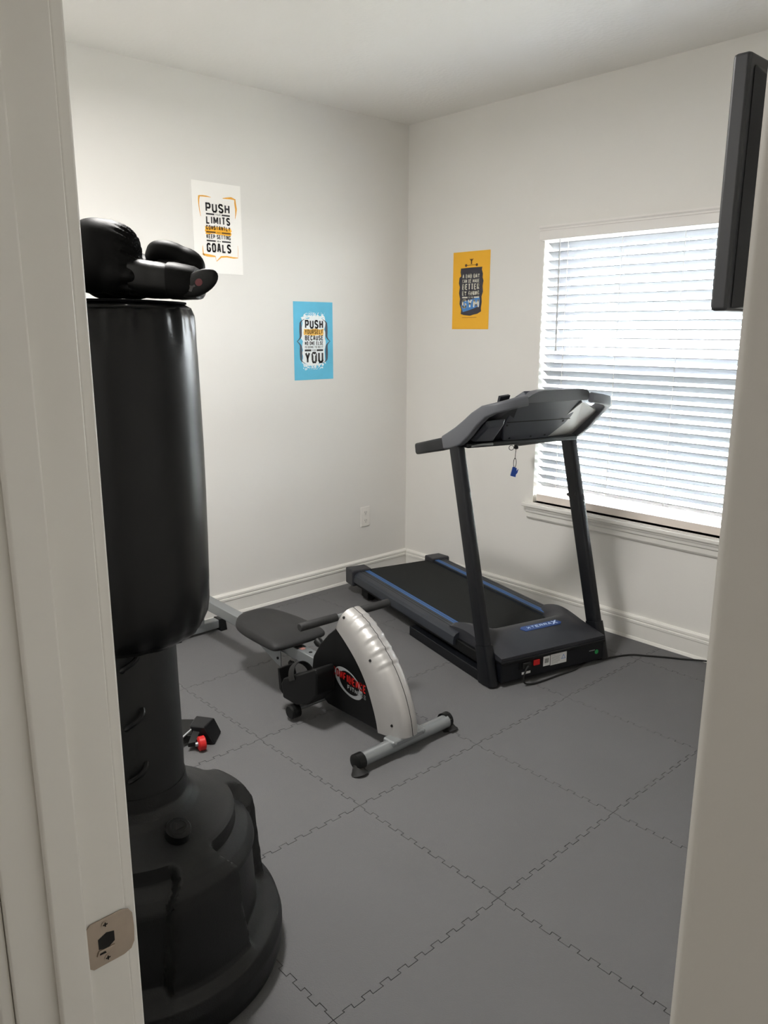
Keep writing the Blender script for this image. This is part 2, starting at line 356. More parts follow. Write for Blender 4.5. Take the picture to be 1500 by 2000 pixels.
for i in range(-3, 4):
    for j in range(-3, 5):
        x0, y0 = TX+i*T, TY+j*T
        if x0 > XHI-0.01 or x0+T < XLO+0.01 or y0 > YHI-0.01 or y0+T < YLO+0.01: continue
        inside = x0-0.01 > XLO and x0+T+0.01 < XHI and y0-0.01 > YLO and y0+T+0.01 < YHI
        P = TP
        if not inside:
            for f in (lambda q: q[0]+x0-XLO, lambda q: XHI-q[0]-x0, lambda q: q[1]+y0-YLO, lambda q: YHI-q[1]-y0): P = clip(P, f)
        if len(P) < 3: continue
        if inside and full: inst(full, 'foam_tile', (x0, y0, 0), floor); continue
        o = obj('foam_tile', MB().prism(P, lambda u, v, w: (u, v, w), 0.0005, TH), M_FOAM, floor, smooth=0)
        o.location = (x0, y0, 0)
        if inside: full = o

# window: frame, sashes, panes, stool, apron
win = struct('window_1', MB().box((0.105, WY0, WZ0), (0.16, WY0+0.03, WZ1)).box((0.105, WY1-0.03, WZ0), (0.16, WY1, WZ1)).box((0.105, WY0+0.03, WZ1-0.03), (0.16, WY1-0.03, WZ1)).box((0.105, WY0+0.03, WZ0), (0.16, WY1-0.03, WZ0+0.03)), M_TRIM)
ZM = 1.34
def sash(name, x, z0, z1):
    a, b = WY0+0.03, WY1-0.03; w = 0.035
    o = obj(name, MB().box((x, a, z0), (x+0.025, a+w, z1)).box((x, b-w, z0), (x+0.025, b, z1)).box((x, a+w, z0), (x+0.025, b-w, z0+w)).box((x, a+w, z1-w), (x+0.025, b-w, z1)), M_TRIM, win)
    obj('glass_pane', bx((x+0.010, a+w, z0+w), (x+0.014, b-w, z1-w)), M_PANE, o)
sash('upper_sash', 0.133, ZM-0.018, WZ1-0.03); sash('lower_sash', 0.107, WZ0+0.03, ZM+0.018)
obj('insect_screen', bx((0.1585, WY0+0.03, WZ0+0.03), (0.1588, WY1-0.03, ZM)), M_SCREEN, win)
obj('jamb_liner', MB().box((0.0, WY1-0.006, WZ0), (0.105, WY1, WZ1)).box((0.0, WY0, WZ0), (0.105, WY0+0.006, WZ1)).box((0, WY0+0.006, WZ1-0.006), (0.105, WY1-0.006, WZ1)), M_TRIM, win)
obj('stool', MB().box((-0.045, WY0-0.045, WZ0-0.022), (0, WY1+0.045, WZ0)).box((0, WY0, WZ0-0.02), (0.105, WY1, WZ0)), M_TRIM, win, bevel=0.006, seg=3)
AP = [(0, -0.022), (-0.034, -0.022), (-0.034, -0.030), (-0.028, -0.040), (-0.026, -0.052), (-0.018, -0.058), (-0.017, -0.082), (-0.010, -0.092), (0, -0.092)]
obj('apron', MB().prism([(x, WZ0+z) for x, z in AP], lambda x, z, w: (x, w, z), WY0-0.02, WY1+0.022), M_TRIM, win, smooth=20)

# blind
bl = thing('window_blind', 'white slatted window blind, half open, behind the treadmill', 'blind', (0.03, -1.625, WZ0))
BY0, BY1 = WY0+0.022, WY1-0.018
VP = [(0.012, 2.012), (-0.022, 2.012), (-0.024, 2.016), (-0.024, 2.056), (-0.027, 2.060), (-0.027, 2.066), (-0.033, 2.074), (-0.033, 2.082), (-0.012, 2.082), (-0.012, 2.030), (0.012, 2.030)]
obj('valance', MB().prism(VP, lambda x, z, w: (x, w, z), WY0-0.012, WY1+0.010), M_VAL, bl, smooth=20)
obj('head_rail', bx((0.015, BY0, 2.025), (0.065, BY1, 2.066)), M_VAL, bl)
SLT, SW, SPC = math.radians(33), 0.050, 0.0435
sl_mb = MB(); nseg = 4; pr_ = []
for k in range(nseg+1):
    q = -SW/2 + SW*k/nseg; cr = 0.0022*(1-(2*q/SW)**2)
    pr_.append((q*cos(SLT)+cr*sin(SLT), -q*sin(SLT)+cr*cos(SLT)))     # inner (negative x) edge up
top = [(x, z+0.0017) for x, z in pr_]; bot = [(x, z-0.0017) for x, z in pr_][::-1]
sl_mb.prism(top+bot, lambda x, z, w: (x, w, z), BY0, BY1)
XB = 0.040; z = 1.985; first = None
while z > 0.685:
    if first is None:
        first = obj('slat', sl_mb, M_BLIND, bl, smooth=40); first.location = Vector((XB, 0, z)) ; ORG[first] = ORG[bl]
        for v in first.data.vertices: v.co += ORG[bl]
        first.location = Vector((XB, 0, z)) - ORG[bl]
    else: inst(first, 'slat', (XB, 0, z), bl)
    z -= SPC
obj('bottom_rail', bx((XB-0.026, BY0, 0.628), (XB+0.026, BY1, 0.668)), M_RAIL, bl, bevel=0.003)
for yy in (-1.155, -1.465, -1.785, -2.095):
    obj('ladder_cord', MB().tube([(XB-0.023, yy, 0.66), (XB-0.023, yy, 2.03)], 0.0011, 6).tube([(XB+0.023, yy, 0.66), (XB+0.023, yy, 2.03)], 0.0011, 6).tube([(XB, yy+0.012, 0.66), (XB, yy+0.012, 2.03)], 0.0009, 6), M_VAL, bl)
obj('tilt_wand', MB().tube([(-0.004, -1.119, 2.012), (-0.006, -1.121, 1.98), (-0.010, -1.130, 1.452)], [0.0025, 0.0042, 0.0045], 8), mat('wand_plastic', (170, 170, 172), 0.4), bl)

# outdoors
g_ = struct('ground', bx((0.16, -30, -0.75), (60, 45, -0.65)), M_GROUND)
hs = thing('house', 'grey roofed house far outside, seen between the blind slats', 'house', (34, 15, -0.65))
obj('wall', bx((31, 9, -0.65), (38, 17.5, 0.7)), M_SIDING, hs)
obj('roof', MB().prism([(30.6, 0.7), (38.4, 0.7), (34.5, 2.0)], lambda x, z, w: (x, w, z), 8.7, 17.8), M_ROOF, hs)

# outlet
ol = thing('wall_outlet', 'white double power outlet low on the left wall', 'outlet', (-0.357, 0, 0.414))
obj('cover_plate', bx((-0.3935, -0.0065, 0.351), (-0.3205, 0, 0.477)), M_OUT, ol, bevel=0.003)
for zz in (0.440, 0.388):
    rc = obj('receptacle', MB().prism([(-0.357+0.017*cos(a), zz+min(0.0145, max(-0.0145, 0.017*sin(a)))) for a in [2*pi*k/24 for k in range(24)]], lambda u, v, w: (u, w, v), -0.0085, -0.006), M_OUT, ol)
    obj('slot', MB().box((-0.3645, -0.0090, zz-0.001), (-0.3625, -0.0084, zz+0.008)).box((-0.3515, -0.0090, zz-0.001), (-0.3495, -0.0084, zz+0.007)).disc((-0.357, -0.0087, zz-0.008), (0, 1, 0), 0.0024, 0.0006, 10), M_HOLE, rc)
obj('screw', MB().disc((-0.357, -0.0066, 0.414), (0, 1, 0), 0.003, 0.001, 12), M_OUT, ol)

# ================================================================== POSTERS
def layer_fn(fr, d): return lambda u, v, w=0.0: fr(u, v, d+w)
def poster(name, label, fr, org, m, build):
    w, h = 0.277, 0.430
    p = thing(name, label, 'poster', org)
    n = 6; mb = MB(); vs = []; 
    for back in (0, 1):
        for j in range(n+1):
            for i in range(n+1):
                vs.append(fr(w*i/n, h*j/n, 0.0006 if back else 0.0014))
    q = (n+1)**2; fs = []
    for j in range(n):
        for i in range(n):
            a = j*(n+1)+i; fs.append((a, a+1, a+n+2, a+n+1)); fs.append((q+a+n+1, q+a+n+2, q+a+1, q+a))
    for i in range(n):
        fs += [(i+1, i, q+i, q+i+1), (n*(n+1)+i, n*(n+1)+i+1, q+n*(n+1)+i+1, q+n*(n+1)+i), (i*(n+1), (i+1)*(n+1), q+(i+1)*(n+1), q+i*(n+1)), ((i+1)*(n+1)+n, i*(n+1)+n, q+i*(n+1)+n, q+(i+1)*(n+1)+n)]
    obj('paper', mb.add(vs, fs), m, p, smooth=0)
    build(p, w, h, fr)
def U(w, h, a): return (a[0]*w, a[1]*h, a[2]*w, a[3]*h)
def bars(p, fr, w, h, y0, y1, a, b, c, d, m, lv):
    for s, e in ((a, b), (c, d)):
        obj('bar', MB().flat([(s*w, y0*h), (e*w, y0*h), (e*w, y1*h), (s*w, y1*h)], layer_fn(fr, lv)), m, p, smooth=0)
def put(p, fr, w, h, txt, x0, y0, x1, y1, m, lv=0.0026, off=0.02, name='lettering'):
    obj(name, text_mb(txt, (x0*w, y0*h, x1*w, y1*h), layer_fn(fr, lv), off), m, p, smooth=0, fixn=False)
def build1(p, w, h, fr):
    # orange brushed speech-bubble frame
    R = random.uniform
    def stroke(pts, wid):
        L, Rr = [], []
        for i, (u, v) in enumerate(pts):
            a = Vector(pts[max(0, i-1)]); b = Vector(pts[min(len(pts)-1, i+1)]); t = (b-a).normalized(); n = Vector((-t.y, t.x))
            k = wid[i] if isinstance(wid, list) else wid
            L.append((u+n.x*k*R(0.7, 1.3), v+n.y*k*R(0.7, 1.3))); Rr.append((u-n.x*k*R(0.2, 0.6), v-n.y*k*R(0.2, 0.6)))
        obj('brush_frame', MB().flat([(u*w, v*h) for u, v in L+Rr[::-1]], layer_fn(fr, 0.0020)), M_OR, p, smooth=0)
    stroke([(0.16, 0.62), (0.145, 0.68), (0.135, 0.74), (0.14, 0.80), (0.15, 0.835)], [0.004, 0.010, 0.016, 0.022, 0.022])
    stroke([(0.14, 0.835), (0.22, 0.84), (0.30, 0.838), (0.38, 0.836)], [0.012, 0.012, 0.009, 0.003])
    stroke([(0.62, 0.84), (0.70, 0.845), (0.80, 0.85), (0.87, 0.84)], [0.004, 0.012, 0.016, 0.012])
    stroke([(0.87, 0.85), (0.875, 0.80), (0.885, 0.74), (0.88, 0.68), (0.865, 0.63)], [0.018, 0.028, 0.022, 0.012, 0.004])
    stroke([(0.17, 0.30), (0.165, 0.26), (0.17, 0.22), (0.19, 0.19)], [0.004, 0.014, 0.018, 0.014])
    stroke([(0.16, 0.205), (0.24, 0.19), (0.32, 0.185), (0.42, 0.187), (0.44, 0.135), (0.54, 0.185), (0.66, 0.19), (0.80, 0.185), (0.90, 0.19)], [0.010, 0.018, 0.018, 0.012, 0.006, 0.014, 0.014, 0.010, 0.006])
    stroke([(0.90, 0.33), (0.905, 0.28), (0.90, 0.23), (0.90, 0.20)], [0.003, 0.005, 0.006, 0.004])
    obj('highlight', MB().flat([(u*w, v*h) for u, v in rough_rect(0.235, 0.435, 0.775, 0.515, 0.012, 8, 0.006)], layer_fn(fr, 0.0020)), M_YP, p, smooth=0)
    I = M_INK
    put(p, fr, w, h, 'PUSH', 0.26, 0.675, 0.755, 0.775, I, off=0.016)
    bars(p, fr, w, h, 0.645, 0.662, 0.265, 0.43, 0.585, 0.755, I, 0.0026); put(p, fr, w, h, 'YOUR', 0.455, 0.645, 0.56, 0.662, I, off=0)
    put(p, fr, w, h, 'LIMITS', 0.26, 0.545, 0.755, 0.632, I, off=0.016)
    put(p, fr, w, h, 'CONSTANTLY', 0.255, 0.482, 0.755, 0.530, mat('brown_ink', (96, 66, 24), 0.7), off=0.012)
    bars(p, fr, w, h, 0.448, 0.465, 0.255, 0.445, 0.57, 0.755, mat('brown_ink', (96, 66, 24), 0.7), 0.0026); put(p, fr, w, h, 'AND', 0.465, 0.448, 0.55, 0.465, mat('brown_ink', (96, 66, 24)), off=0)
    put(p, fr, w, h, 'KEEP SETTING', 0.255, 0.385, 0.755, 0.432, I, off=0.01)
    bars(p, fr, w, h, 0.352, 0.369, 0.255, 0.44, 0.57, 0.755, I, 0.0026); put(p, fr, w, h, 'NEW', 0.465, 0.352, 0.545, 0.369, I, off=0)
    put(p, fr, w, h, 'GOALS', 0.25, 0.235, 0.755, 0.335, I, off=0.016)
def build2(p, w, h, fr):
    R = random.uniform; I = M_INK
    obj('paint_splash', MB().flat([(u*w, v*h) for u, v in rough_rect(0.20, 0.20, 0.79, 0.80, 0.025, 16, 0.02)], layer_fn(fr, 0.0020)), M_SPL, p, smooth=0)
    for band in ((0.80, 0.88), (0.12, 0.20)):
        mb = MB()
        for k in range(120):
            t = R(0, 1)**1.6; v = band[0]+(band[1]-band[0])*t if band[0] > 0.5 else band[1]-(band[1]-band[0])*t
            u = R(0.24, 0.76)+ (0.06 if band[0] > 0.5 else -0.02)*t; s_ = R(0.006, 0.022)*(1.2-t)
            mb.flat([((u+s_*cos(a))*w, (v+s_*0.65*sin(a))*h) for a in [2*pi*q/7+R(-.3, .3) for q in range(7)]], lambda a, b: fr(a, b, 0.0019+0.0001*R(0, 1)))
        so_ = obj('paint_spatter', mb, M_SPL, p, smooth=0, fixn=False); so_['kind'] = 'stuff'
    def brace(sgn):
        cx = 0.5; pts = []
        for t in [k/24 for k in range(25)]:
            v = 0.215+t*0.565; q = abs(t-0.5)*2
            x = 0.33
            if q > 0.86: x = 0.33 - 0.10*((q-0.86)/0.14)**1.5
            if q < 0.22: x = 0.33 + 0.09*((0.22-q)/0.22)**1.6
            pts.append((cx+sgn*x, v))
        wd = [0.010+0.022*sin(pi*min(1, max(0, abs(t/24-0.5)*2))) for t in range(25)]
        A = [((u+wd[i])*w, v*h) for i, (u, v) in enumerate(pts)]; B = [((u-wd[i])*w, v*h) for i, (u, v) in enumerate(pts)]
        mb = MB()
        for i in range(24): mb.flat([A[i], A[i+1], B[i+1], B[i]], layer_fn(fr, 0.0024))
        obj('brace', mb, mat('brace_ink', (84, 92, 106), 0.7), p, smooth=0)
    brace(-1); brace(1)
    obj('highlight', MB().flat([(u*w, v*h) for u, v in rough_rect(0.255, 0.575, 0.755, 0.655, 0.012, 8, 0.006)], layer_fn(fr, 0.0023)), mat('amber_print2', (246, 196, 96), 0.6), p, smooth=0)
    put(p, fr, w, h, 'PUSH', 0.28, 0.66, 0.745, 0.77, I, off=0.016)
    put(p, fr, w, h, 'YOURSELF', 0.275, 0.59, 0.745, 0.648, mat('brown_ink2', (130, 92, 30), 0.7), off=0.012)
    put(p, fr, w, h, 'BECAUSE', 0.275, 0.51, 0.745, 0.572, I, off=0.012)
    put(p, fr, w, h, 'NO ONE ELSE', 0.27, 0.45, 0.74, 0.497, I, off=0.01)
    put(p, fr, w, h, 'IS GOING TO DO IT', 0.27, 0.41, 0.735, 0.438, I, off=0)
    bars(p, fr, w, h, 0.37, 0.394, 0.265, 0.43, 0.57, 0.735, I, 0.0026); put(p, fr, w, h, 'FOR', 0.455, 0.372, 0.545, 0.392, I, off=0)
    put(p, fr, w, h, 'YOU', 0.265, 0.215, 0.74, 0.36, I, off=0.016)
    # little white figure inside the O
    fg = [(0.485, 0.225), (0.497, 0.27), (0.488, 0.305), (0.465, 0.325), (0.47, 0.345), (0.485, 0.33), (0.505, 0.332), (0.525, 0.33), (0.54, 0.345), (0.545, 0.325), (0.522, 0.305), (0.513, 0.27), (0.525, 0.225), (0.505, 0.255)]
    obj('figure', MB().flat([(u*w, v*h) for u, v in fg], layer_fn(fr, 0.0029)), M_SPL, p, smooth=0)
def build3(p, w, h, fr):
    obj('brushed_panel', MB().flat([(u*w, v*h) for u, v in [(0.22, 0.79), (0.5, 0.795), (0.80, 0.795), (0.79, 0.76), (0.82, 0.71), (0.815, 0.66), (0.84, 0.62), (0.82, 0.55), (0.835, 0.48), (0.80, 0.42), (0.81, 0.35), (0.79, 0.27), (0.80, 0.23), (0.70, 0.20), (0.60, 0.19), (0.5, 0.175), (0.42, 0.18), (0.33, 0.185), (0.24, 0.20), (0.25, 0.26), (0.20, 0.33), (0.21, 0.40), (0.18, 0.47), (0.20, 0.55), (0.17, 0.60), (0.185, 0.67), (0.23, 0.69), (0.21, 0.74)]], layer_fn(fr, 0.0020)), M_SLATE, p, smooth=0)
    obj('blue_stroke', MB().flat([(u*w, v*h) for u, v in [(0.25, 0.30), (0.30, 0.36), (0.55, 0.39), (0.74, 0.42), (0.76, 0.38), (0.75, 0.30), (0.60, 0.27), (0.45, 0.245), (0.30, 0.225)]], layer_fn(fr, 0.0023)), M_BP, p, smooth=0)
    Cm = M_CREAM
    put(p, fr, w, h, 'A BAD DAY', 0.27, 0.66, 0.735, 0.715, Cm, off=0.016)
    put(p, fr, w, h, 'CAN BE MADE', 0.27, 0.60, 0.735, 0.648, Cm, off=0.012)
    put(p, fr, w, h, 'BETTER', 0.27, 0.51, 0.735, 0.588, Cm, off=0.016)
    put(p, fr, w, h, 'BY GOING', 0.27, 0.435, 0.735, 0.498, Cm, off=0.016)
    bars(p, fr, w, h, 0.405, 0.422, 0.275, 0.42, 0.595, 0.735, Cm, 0.0026); put(p, fr, w, h, 'TO THE', 0.44, 0.403, 0.575, 0.424, Cm, off=0)
    put(p, fr, w, h, 'GYM', 0.275, 0.275, 0.74, 0.392, Cm, off=0.016)
    br = mat('brown_print', (88, 58, 26), 0.6)
    bl_ = MB()
    for cx in (0.36, 0.65):
        bl_.flat([((cx+0.032*cos(a))*w, 0.825*h+0.032*w*sin(a)*0.9) for a in [2*pi*k/12 for k in range(12)]], layer_fn(fr, 0.0021))
    bl_.flat([(0.36*w, 0.822*h), (0.65*w, 0.822*h), (0.65*w, 0.828*h), (0.36*w, 0.828*h)], layer_fn(fr, 0.0022))
    obj('barbell_print', bl_, br, p, smooth=0)
    fg = [(0.487, 0.83), (0.492, 0.865), (0.482, 0.885), (0.455, 0.90), (0.462, 0.908), (0.49, 0.897), (0.505, 0.91), (0.52, 0.897), (0.548, 0.908), (0.555, 0.90), (0.528, 0.885), (0.518, 0.865), (0.523, 0.83), (0.505, 0.845)]
    obj('figure', MB().flat([(u*w, v*h) for u, v in fg], layer_fn(fr, 0.0021)), br, p, smooth=0)
    obj('small_print', MB().flat([(0.28*w, 0.148*h), (0.68*w, 0.150*h), (0.68*w, 0.156*h), (0.28*w, 0.154*h)], layer_fn(fr, 0.0021)), mat('ochre_print', (180, 110, 30), 0.6), p, smooth=0)
poster('poster', 'white poster with an orange brushed frame behind the boxing gloves', lambda u, v, d: (-1.467+u, -d, 1.8335+v), (-1.33, 0, 1.8335), M_PW, build1)
poster('poster', 'blue poster with white splash and dark braces on the left wall', lambda u, v, d: (-0.877+u, -d, 1.280+v), (-0.74, 0, 1.280), M_PB, build2)
poster('poster', 'yellow poster with dark panel on the wall beside the window', lambda u, v, d: (-d, -0.381-u, 1.5635+v), (0, -0.52, 1.5635), M_PY, build3)

# ================================================================== HEAVY BAG
BX, BY = -2.804, -1.966
bag = thing('punching_bag', 'tall black freestanding punching bag on a round base', 'punching bag', (BX, BY, TH))
a_cam = -1.978                                       # the base is turned so that one moulded grip faces the door
prof = [(0.30, 0.0), (0.326, 0.004), (0.333, 0.03), (0.334, 0.075), (0.326, 0.105), (0.306, 0.122), (0.302, 0.135), (0.300, 0.18), (0.297, 0.24), (0.294, 0.31), (0.288, 0.345), (0.275, 0.370), (0.252, 0.386), (0.205, 0.403), (0.165, 0.420), (0.14, 0.433), (0.125, 0.447), (0.116, 0.465), (0.112, 0.50)]
pf = []
for (r0, z0), (r1, z1) in zip(prof, prof[1:]):
    for k in range(7): pf.append((r0+(r1-r0)*k/7, z0+(z1-z0)*k/7))
pf.append(prof[-1])
GR = [a_cam+1.27+k*pi/2 for k in range(4)]
def base_fn(th, i, r, z):
    d = 0
    for g in GR:
        a = (th-g+pi) % (2*pi) - pi
        wa = 0.50 - 0.06*smoothstep(0.28, 0.12, z) + 0.10*smoothstep(0.34, 0.39, z)
        e = smoothstep(wa, wa-0.07, abs(a))
        v = smoothstep(0.105, 0.135, z)*smoothstep(0.397, 0.388, z)
        d = max(d, e*v)
    dep = 0.032*d
    if z > 0.33: return (r-dep*0.6, z-dep*0.9*1.0)
    return (r-dep, z)
obj('base', MB().lathe(pf, (BX, BY, TH), 256, base_fn), M_POLY, bag, smooth=50)
for k in (0,):
    ca = a_cam+0.47; rr = 0.168
    c0 = Vector((BX+rr*cos(ca), BY+rr*sin(ca), TH+0.420)); ax = Vector((0.33*cos(ca), 0.33*sin(ca), 0.94)).normalized()
    cap = obj('fill_cap', MB().tube([c0-ax*0.01, c0+ax*0.020, c0+ax*0.024], [0.029, 0.029, 0.026], 32), M_BLK, bag, smooth=35)
    t1 = ax.cross(Vector((0, 0, 1))).normalized(); t2 = ax.cross(t1)
    obj('cap_ring', MB().tube([c0+ax*0.0245+(t1*cos(q)+t2*sin(q))*0.018 for q in [2*pi*j/24 for j in range(25)]], 0.0012, 6, False), M_POLY, cap)
    tri = [c0+ax*0.0242+(t1*cos(q)+t2*sin(q))*0.012 for q in (0.5, 0.5+2.094, 0.5+4.188)]
    obj('cap_arrow', MB().add([p for p in tri]+[p+ax*0.0012 for p in tri], [(0, 1, 2), (5, 4, 3), (0, 1, 4, 3), (1, 2, 5, 4), (2, 0, 3, 5)]), M_BLK2, cap)
nk = [(0.110, 0.0), (0.111, 0.10), (0.108, 0.25), (0.106, 0.42)]
def neck_fn(th, i, r, z): return (r+0.0015*sin(3*th+i), z)
obj('neck', MB().lathe(nk, (BX, BY, TH+0.465), 64, neck_fn), M_NECK, bag)
for k, zz in enumerate((0.545, 0.675, 0.815)):
    ha = a_cam+0.02; pts = []
    for q in range(13):
        t = q/12; an = ha - 0.17*cos(pi*t) + (0.0); rr = 0.107+0.020*sin(pi*t); pts.append((BX+rr*cos(an), BY+rr*sin(an), TH+zz+0.045*t))
    obj('hook_loop', MB().tube(pts, 0.006, 8), M_BLK, bag)
# padded bag
bp = [(0.02, 0.865), (0.07, 0.862), (0.118, 0.866), (0.150, 0.876), (0.172, 0.893), (0.184, 0.918), (0.190, 0.95), (0.193, 1.0), (0.194, 1.1), (0.194, 1.2), (0.193, 1.3), (0.191, 1.4), (0.189, 1.5), (0.187, 1.55), (0.184, 1.585), (0.178, 1.600), (0.168, 1.607), (0.13, 1.611), (0.06, 1.613), (0.02, 1.6135)]
bf = []
for (r0, z0), (r1, z1) in zip(bp, bp[1:]):
    n_ = 3 if z1-z0 < 0.06 else 6
    for k in range(n_): bf.append((r0+(r1-r0)*k/n_, z0+(z1-z0)*k/n_))
bf.append(bp[-1])
def bag_fn(th, i, r, z):
    w1 = smoothstep(1.50, 1.585, z)*smoothstep(1.61, 1.598, z); w2 = smoothstep(1.0, 0.90, z)*smoothstep(0.862, 0.885, z)
    d = 0.0022*w1*(sin(17*th)+0.7*sin(29*th+1)) + 0.0022*w2*(sin(13*th+2)+0.6*sin(23*th)) + 0.0015*sin(2*th+6*z)
    return (r+d, z)
obj('padded_body', MB().lathe(bf, (BX, BY, TH-0.012), 160, bag_fn), M_VINYL, bag, smooth=60)
obj('top_cover', MB().lathe([(0.01, 1.6125), (0.172, 1.6085), (0.172, 1.6120), (0.13, 1.6145), (0.06, 1.6160), (0.01, 1.6165)], (BX, BY, 0), 64), mat('matte_black_cover', (9, 9, 10), 0.9, spec=0.05), bag, smooth=50)
obj('top_piping', MB().tube([(BX+0.1795*cos(q), BY+0.1795*sin(q), 1.599) for q in [2*pi*j/72 for j in range(73)]], 0.0028, 6, False), M_VINYL, bag)

# ------------------------------------------------------------------ boxing gloves
RX, FX = Vector((0.7364, -0.6766, 0)), Vector((0.6766, 0.7364, 0)); ZT = 1.6155
G0 = Vector((BX, BY, ZT)) + RX*0.020
def gp(r, f, z): return G0 + RX*r + FX*f + Vector((0, 0, z))
GR_M = Matrix((RX, FX, Vector((0, 0, 1)))).transposed()
def rot_in(ax, deg): return GR_M @ Matrix.Rotation(math.radians(deg), 3, ax)
def blob(name, parts, m, parent, vox=0.006, sm=10, disp=None):
    mb = MB()
    for c, rad, R in parts: mb.ell(gp(*c), rad, R)
    tmp = obj('tmp', mb, m, None, smooth=0)
    md = tmp.modifiers.new('r', 'REMESH'); md.mode = 'VOXEL'; md.voxel_size = vox
    ms = tmp.modifiers.new('s', 'SMOOTH'); ms.iterations = sm; ms.factor = 0.5
    dg = bpy.context.evaluated_depsgraph_get(); me = bpy.data.meshes.new_from_object(tmp.evaluated_get(dg))
    vs = []
    nv = [v.normal.copy() for v in me.vertices]
    for v, n in zip(me.vertices, nv):
        c = v.co.copy(); d = c-G0; l = (d.dot(RX), d.dot(FX), d.z)
        if disp: c += n*disp(*l)
        vs.append(c)
    out = MB().add(vs, [tuple(p.vertices) for p in me.polygons])
    bpy.data.objects.remove(tmp); bpy.data.meshes.remove(me)
    return obj(name, out, m, parent, smooth=180)
def gather(r, f, z):
    k = math.exp(-((r-0.066)/0.020)**2); a = math.atan2(z-0.055, f+0.005)
    return 0.0048*k*sin(26*a+6*sin(3*a)) - 0.004*math.exp(-((r-0.082)/0.010)**2)
g1 = thing('boxing_glove', 'front black boxing glove with rounded fist on top of the punching bag', 'boxing glove', gp(0.03, -0.03, 0), 'pair of black boxing gloves')
blob('fist', [((-0.012, -0.035, 0.086), (0.070, 0.060, 0.074), rot_in('Y', 12)), ((0.012, -0.03, 0.095), (0.066, 0.058, 0.062), rot_in('Y', 25)), ((-0.022, -0.035, 0.065), (0.056, 0.054, 0.055), GR_M), ((0.03, -0.035, 0.055), (0.052, 0.050, 0.050), GR_M), ((0.068, -0.035, 0.045), (0.035, 0.046, 0.040), GR_M)], M_LEATH, g1, 0.005, 12, gather)
cf = MB()
def ringpts(r, cf_, cz, rf, rz, n=28, e=0.75):
    return [gp(r, cf_+rf*math.copysign(abs(cos(a))**e, cos(a)), cz+rz*math.copysign(abs(sin(a))**e, sin(a))) for a in [2*pi*k/n for k in range(n)]]
rings = [ringpts(r, -0.035, cz, rf, rz) for r, cz, rf, rz in [(0.060, 0.045, 0.040, 0.036), (0.082, 0.041, 0.045, 0.0375), (0.10, 0.039, 0.047, 0.037), (0.106, 0.0385, 0.0465, 0.036), (0.112, 0.038, 0.048, 0.0365), (0.145, 0.035, 0.049, 0.033), (0.148, 0.035, 0.045, 0.029)]]
n = 28
cf.add([p for r in rings for p in r], [(i*n+k, i*n+(k+1) % n, (i+1)*n+(k+1) % n, (i+1)*n+k) for i in range(len(rings)-1) for k in range(n)] + [tuple(range(n))[::-1], tuple(range((len(rings)-1)*n, len(rings)*n))])
obj('cuff', cf, M_LEATH2, g1, smooth=50)
sm_ = MB(); st = [ringpts(r, -0.035, cz, rf, rz) for r, cz, rf, rz in [(0.138, 0.037, 0.0525, 0.0365), (0.150, 0.0365, 0.0535, 0.0365), (0.185, 0.033, 0.052, 0.033), (0.193, 0.031, 0.049, 0.030)]]
sm_.add([p for r in st for p in r], [(i*n+k, i*n+(k+1) % n, (i+1)*n+(k+1) % n, (i+1)*n+k) for i in range(3) for k in range(n)] + [tuple(range(n))[::-1], tuple(range(3*n, 4*n))])
obj('wrist_strap', sm_, M_LEATH, g1, smooth=50)
FR = GR_M @ Matrix.Rotation(math.radians(-24), 3, 'Y') @ Matrix.Rotation(math.radians(-14), 3, 'Z')
flap = obj('strap_flap', MB().ell(gp(0.203, -0.080, 0.030), (0.046, 0.010, 0.023), FR, 28, 14), M_LEATH2, g1, smooth=180)
def em(u, v): return gp(0.203, -0.080, 0.030) + FR @ Vector((u, -0.0103*math.sqrt(max(0.05, 1-(u/0.046)**2-(v/0.023)**2))-0.0004, v))
obj('strap_emblem', MB().flat([(0.006+0.008*cos(q), 0.0+0.007*sin(q)) for q in [2*pi*k/16 for k in range(16)]], em), mat('faded_red_print', (92, 34, 38), 0.6), flap, smooth=0)
obj('strap_emblem', MB().flat([(-0.014+0.010*cos(q), -0.002+0.008*sin(q)*(0.6+0.4*cos(3*q))) for q in [2*pi*k/16 for k in range(16)]], em), mat('faded_grey_print', (58, 56, 56), 0.6), flap, smooth=0)
g2 = thing('boxing_glove', 'rear black boxing glove lying behind the other with its thumb up', 'boxing glove', gp(0.05, 0.09, 0), 'pair of black boxing gloves')
blob('fist', [((-0.035, 0.092, 0.052), (0.060, 0.056, 0.050), GR_M), ((0.02, 0.092, 0.055), (0.065, 0.055, 0.052), GR_M), ((0.07, 0.088, 0.05), (0.05, 0.05, 0.045), GR_M)], M_LEATH, g2, 0.006, 10)
blob('thumb', [((0.110, 0.066, 0.100), (0.050, 0.027, 0.026), rot_in('Y', 14)), ((0.150, 0.066, 0.080), (0.040, 0.026, 0.030), rot_in('Y', 35)), ((0.085, 0.066, 0.095), (0.028, 0.024, 0.024), GR_M)], M_LEATH, g2, 0.005, 8)
rings = [ringpts(r, 0.075, cz, rf, rz) for r, cz, rf, rz in [(0.09, 0.05, 0.045, 0.042), (0.13, 0.047, 0.046, 0.044), (0.155, 0.044, 0.045, 0.040), (0.172, 0.040, 0.042, 0.034), (0.176, 0.039, 0.036, 0.028)]]
cf = MB().add([p for r in rings for p in r], [(i*n+k, i*n+(k+1) % n, (i+1)*n+(k+1) % n, (i+1)*n+k) for i in range(len(rings)-1) for k in range(n)] + [tuple(range(n))[::-1], tuple(range((len(rings)-1)*n, len(rings)*n))])
obj('cuff', cf, M_LEATH2, g2, smooth=50)

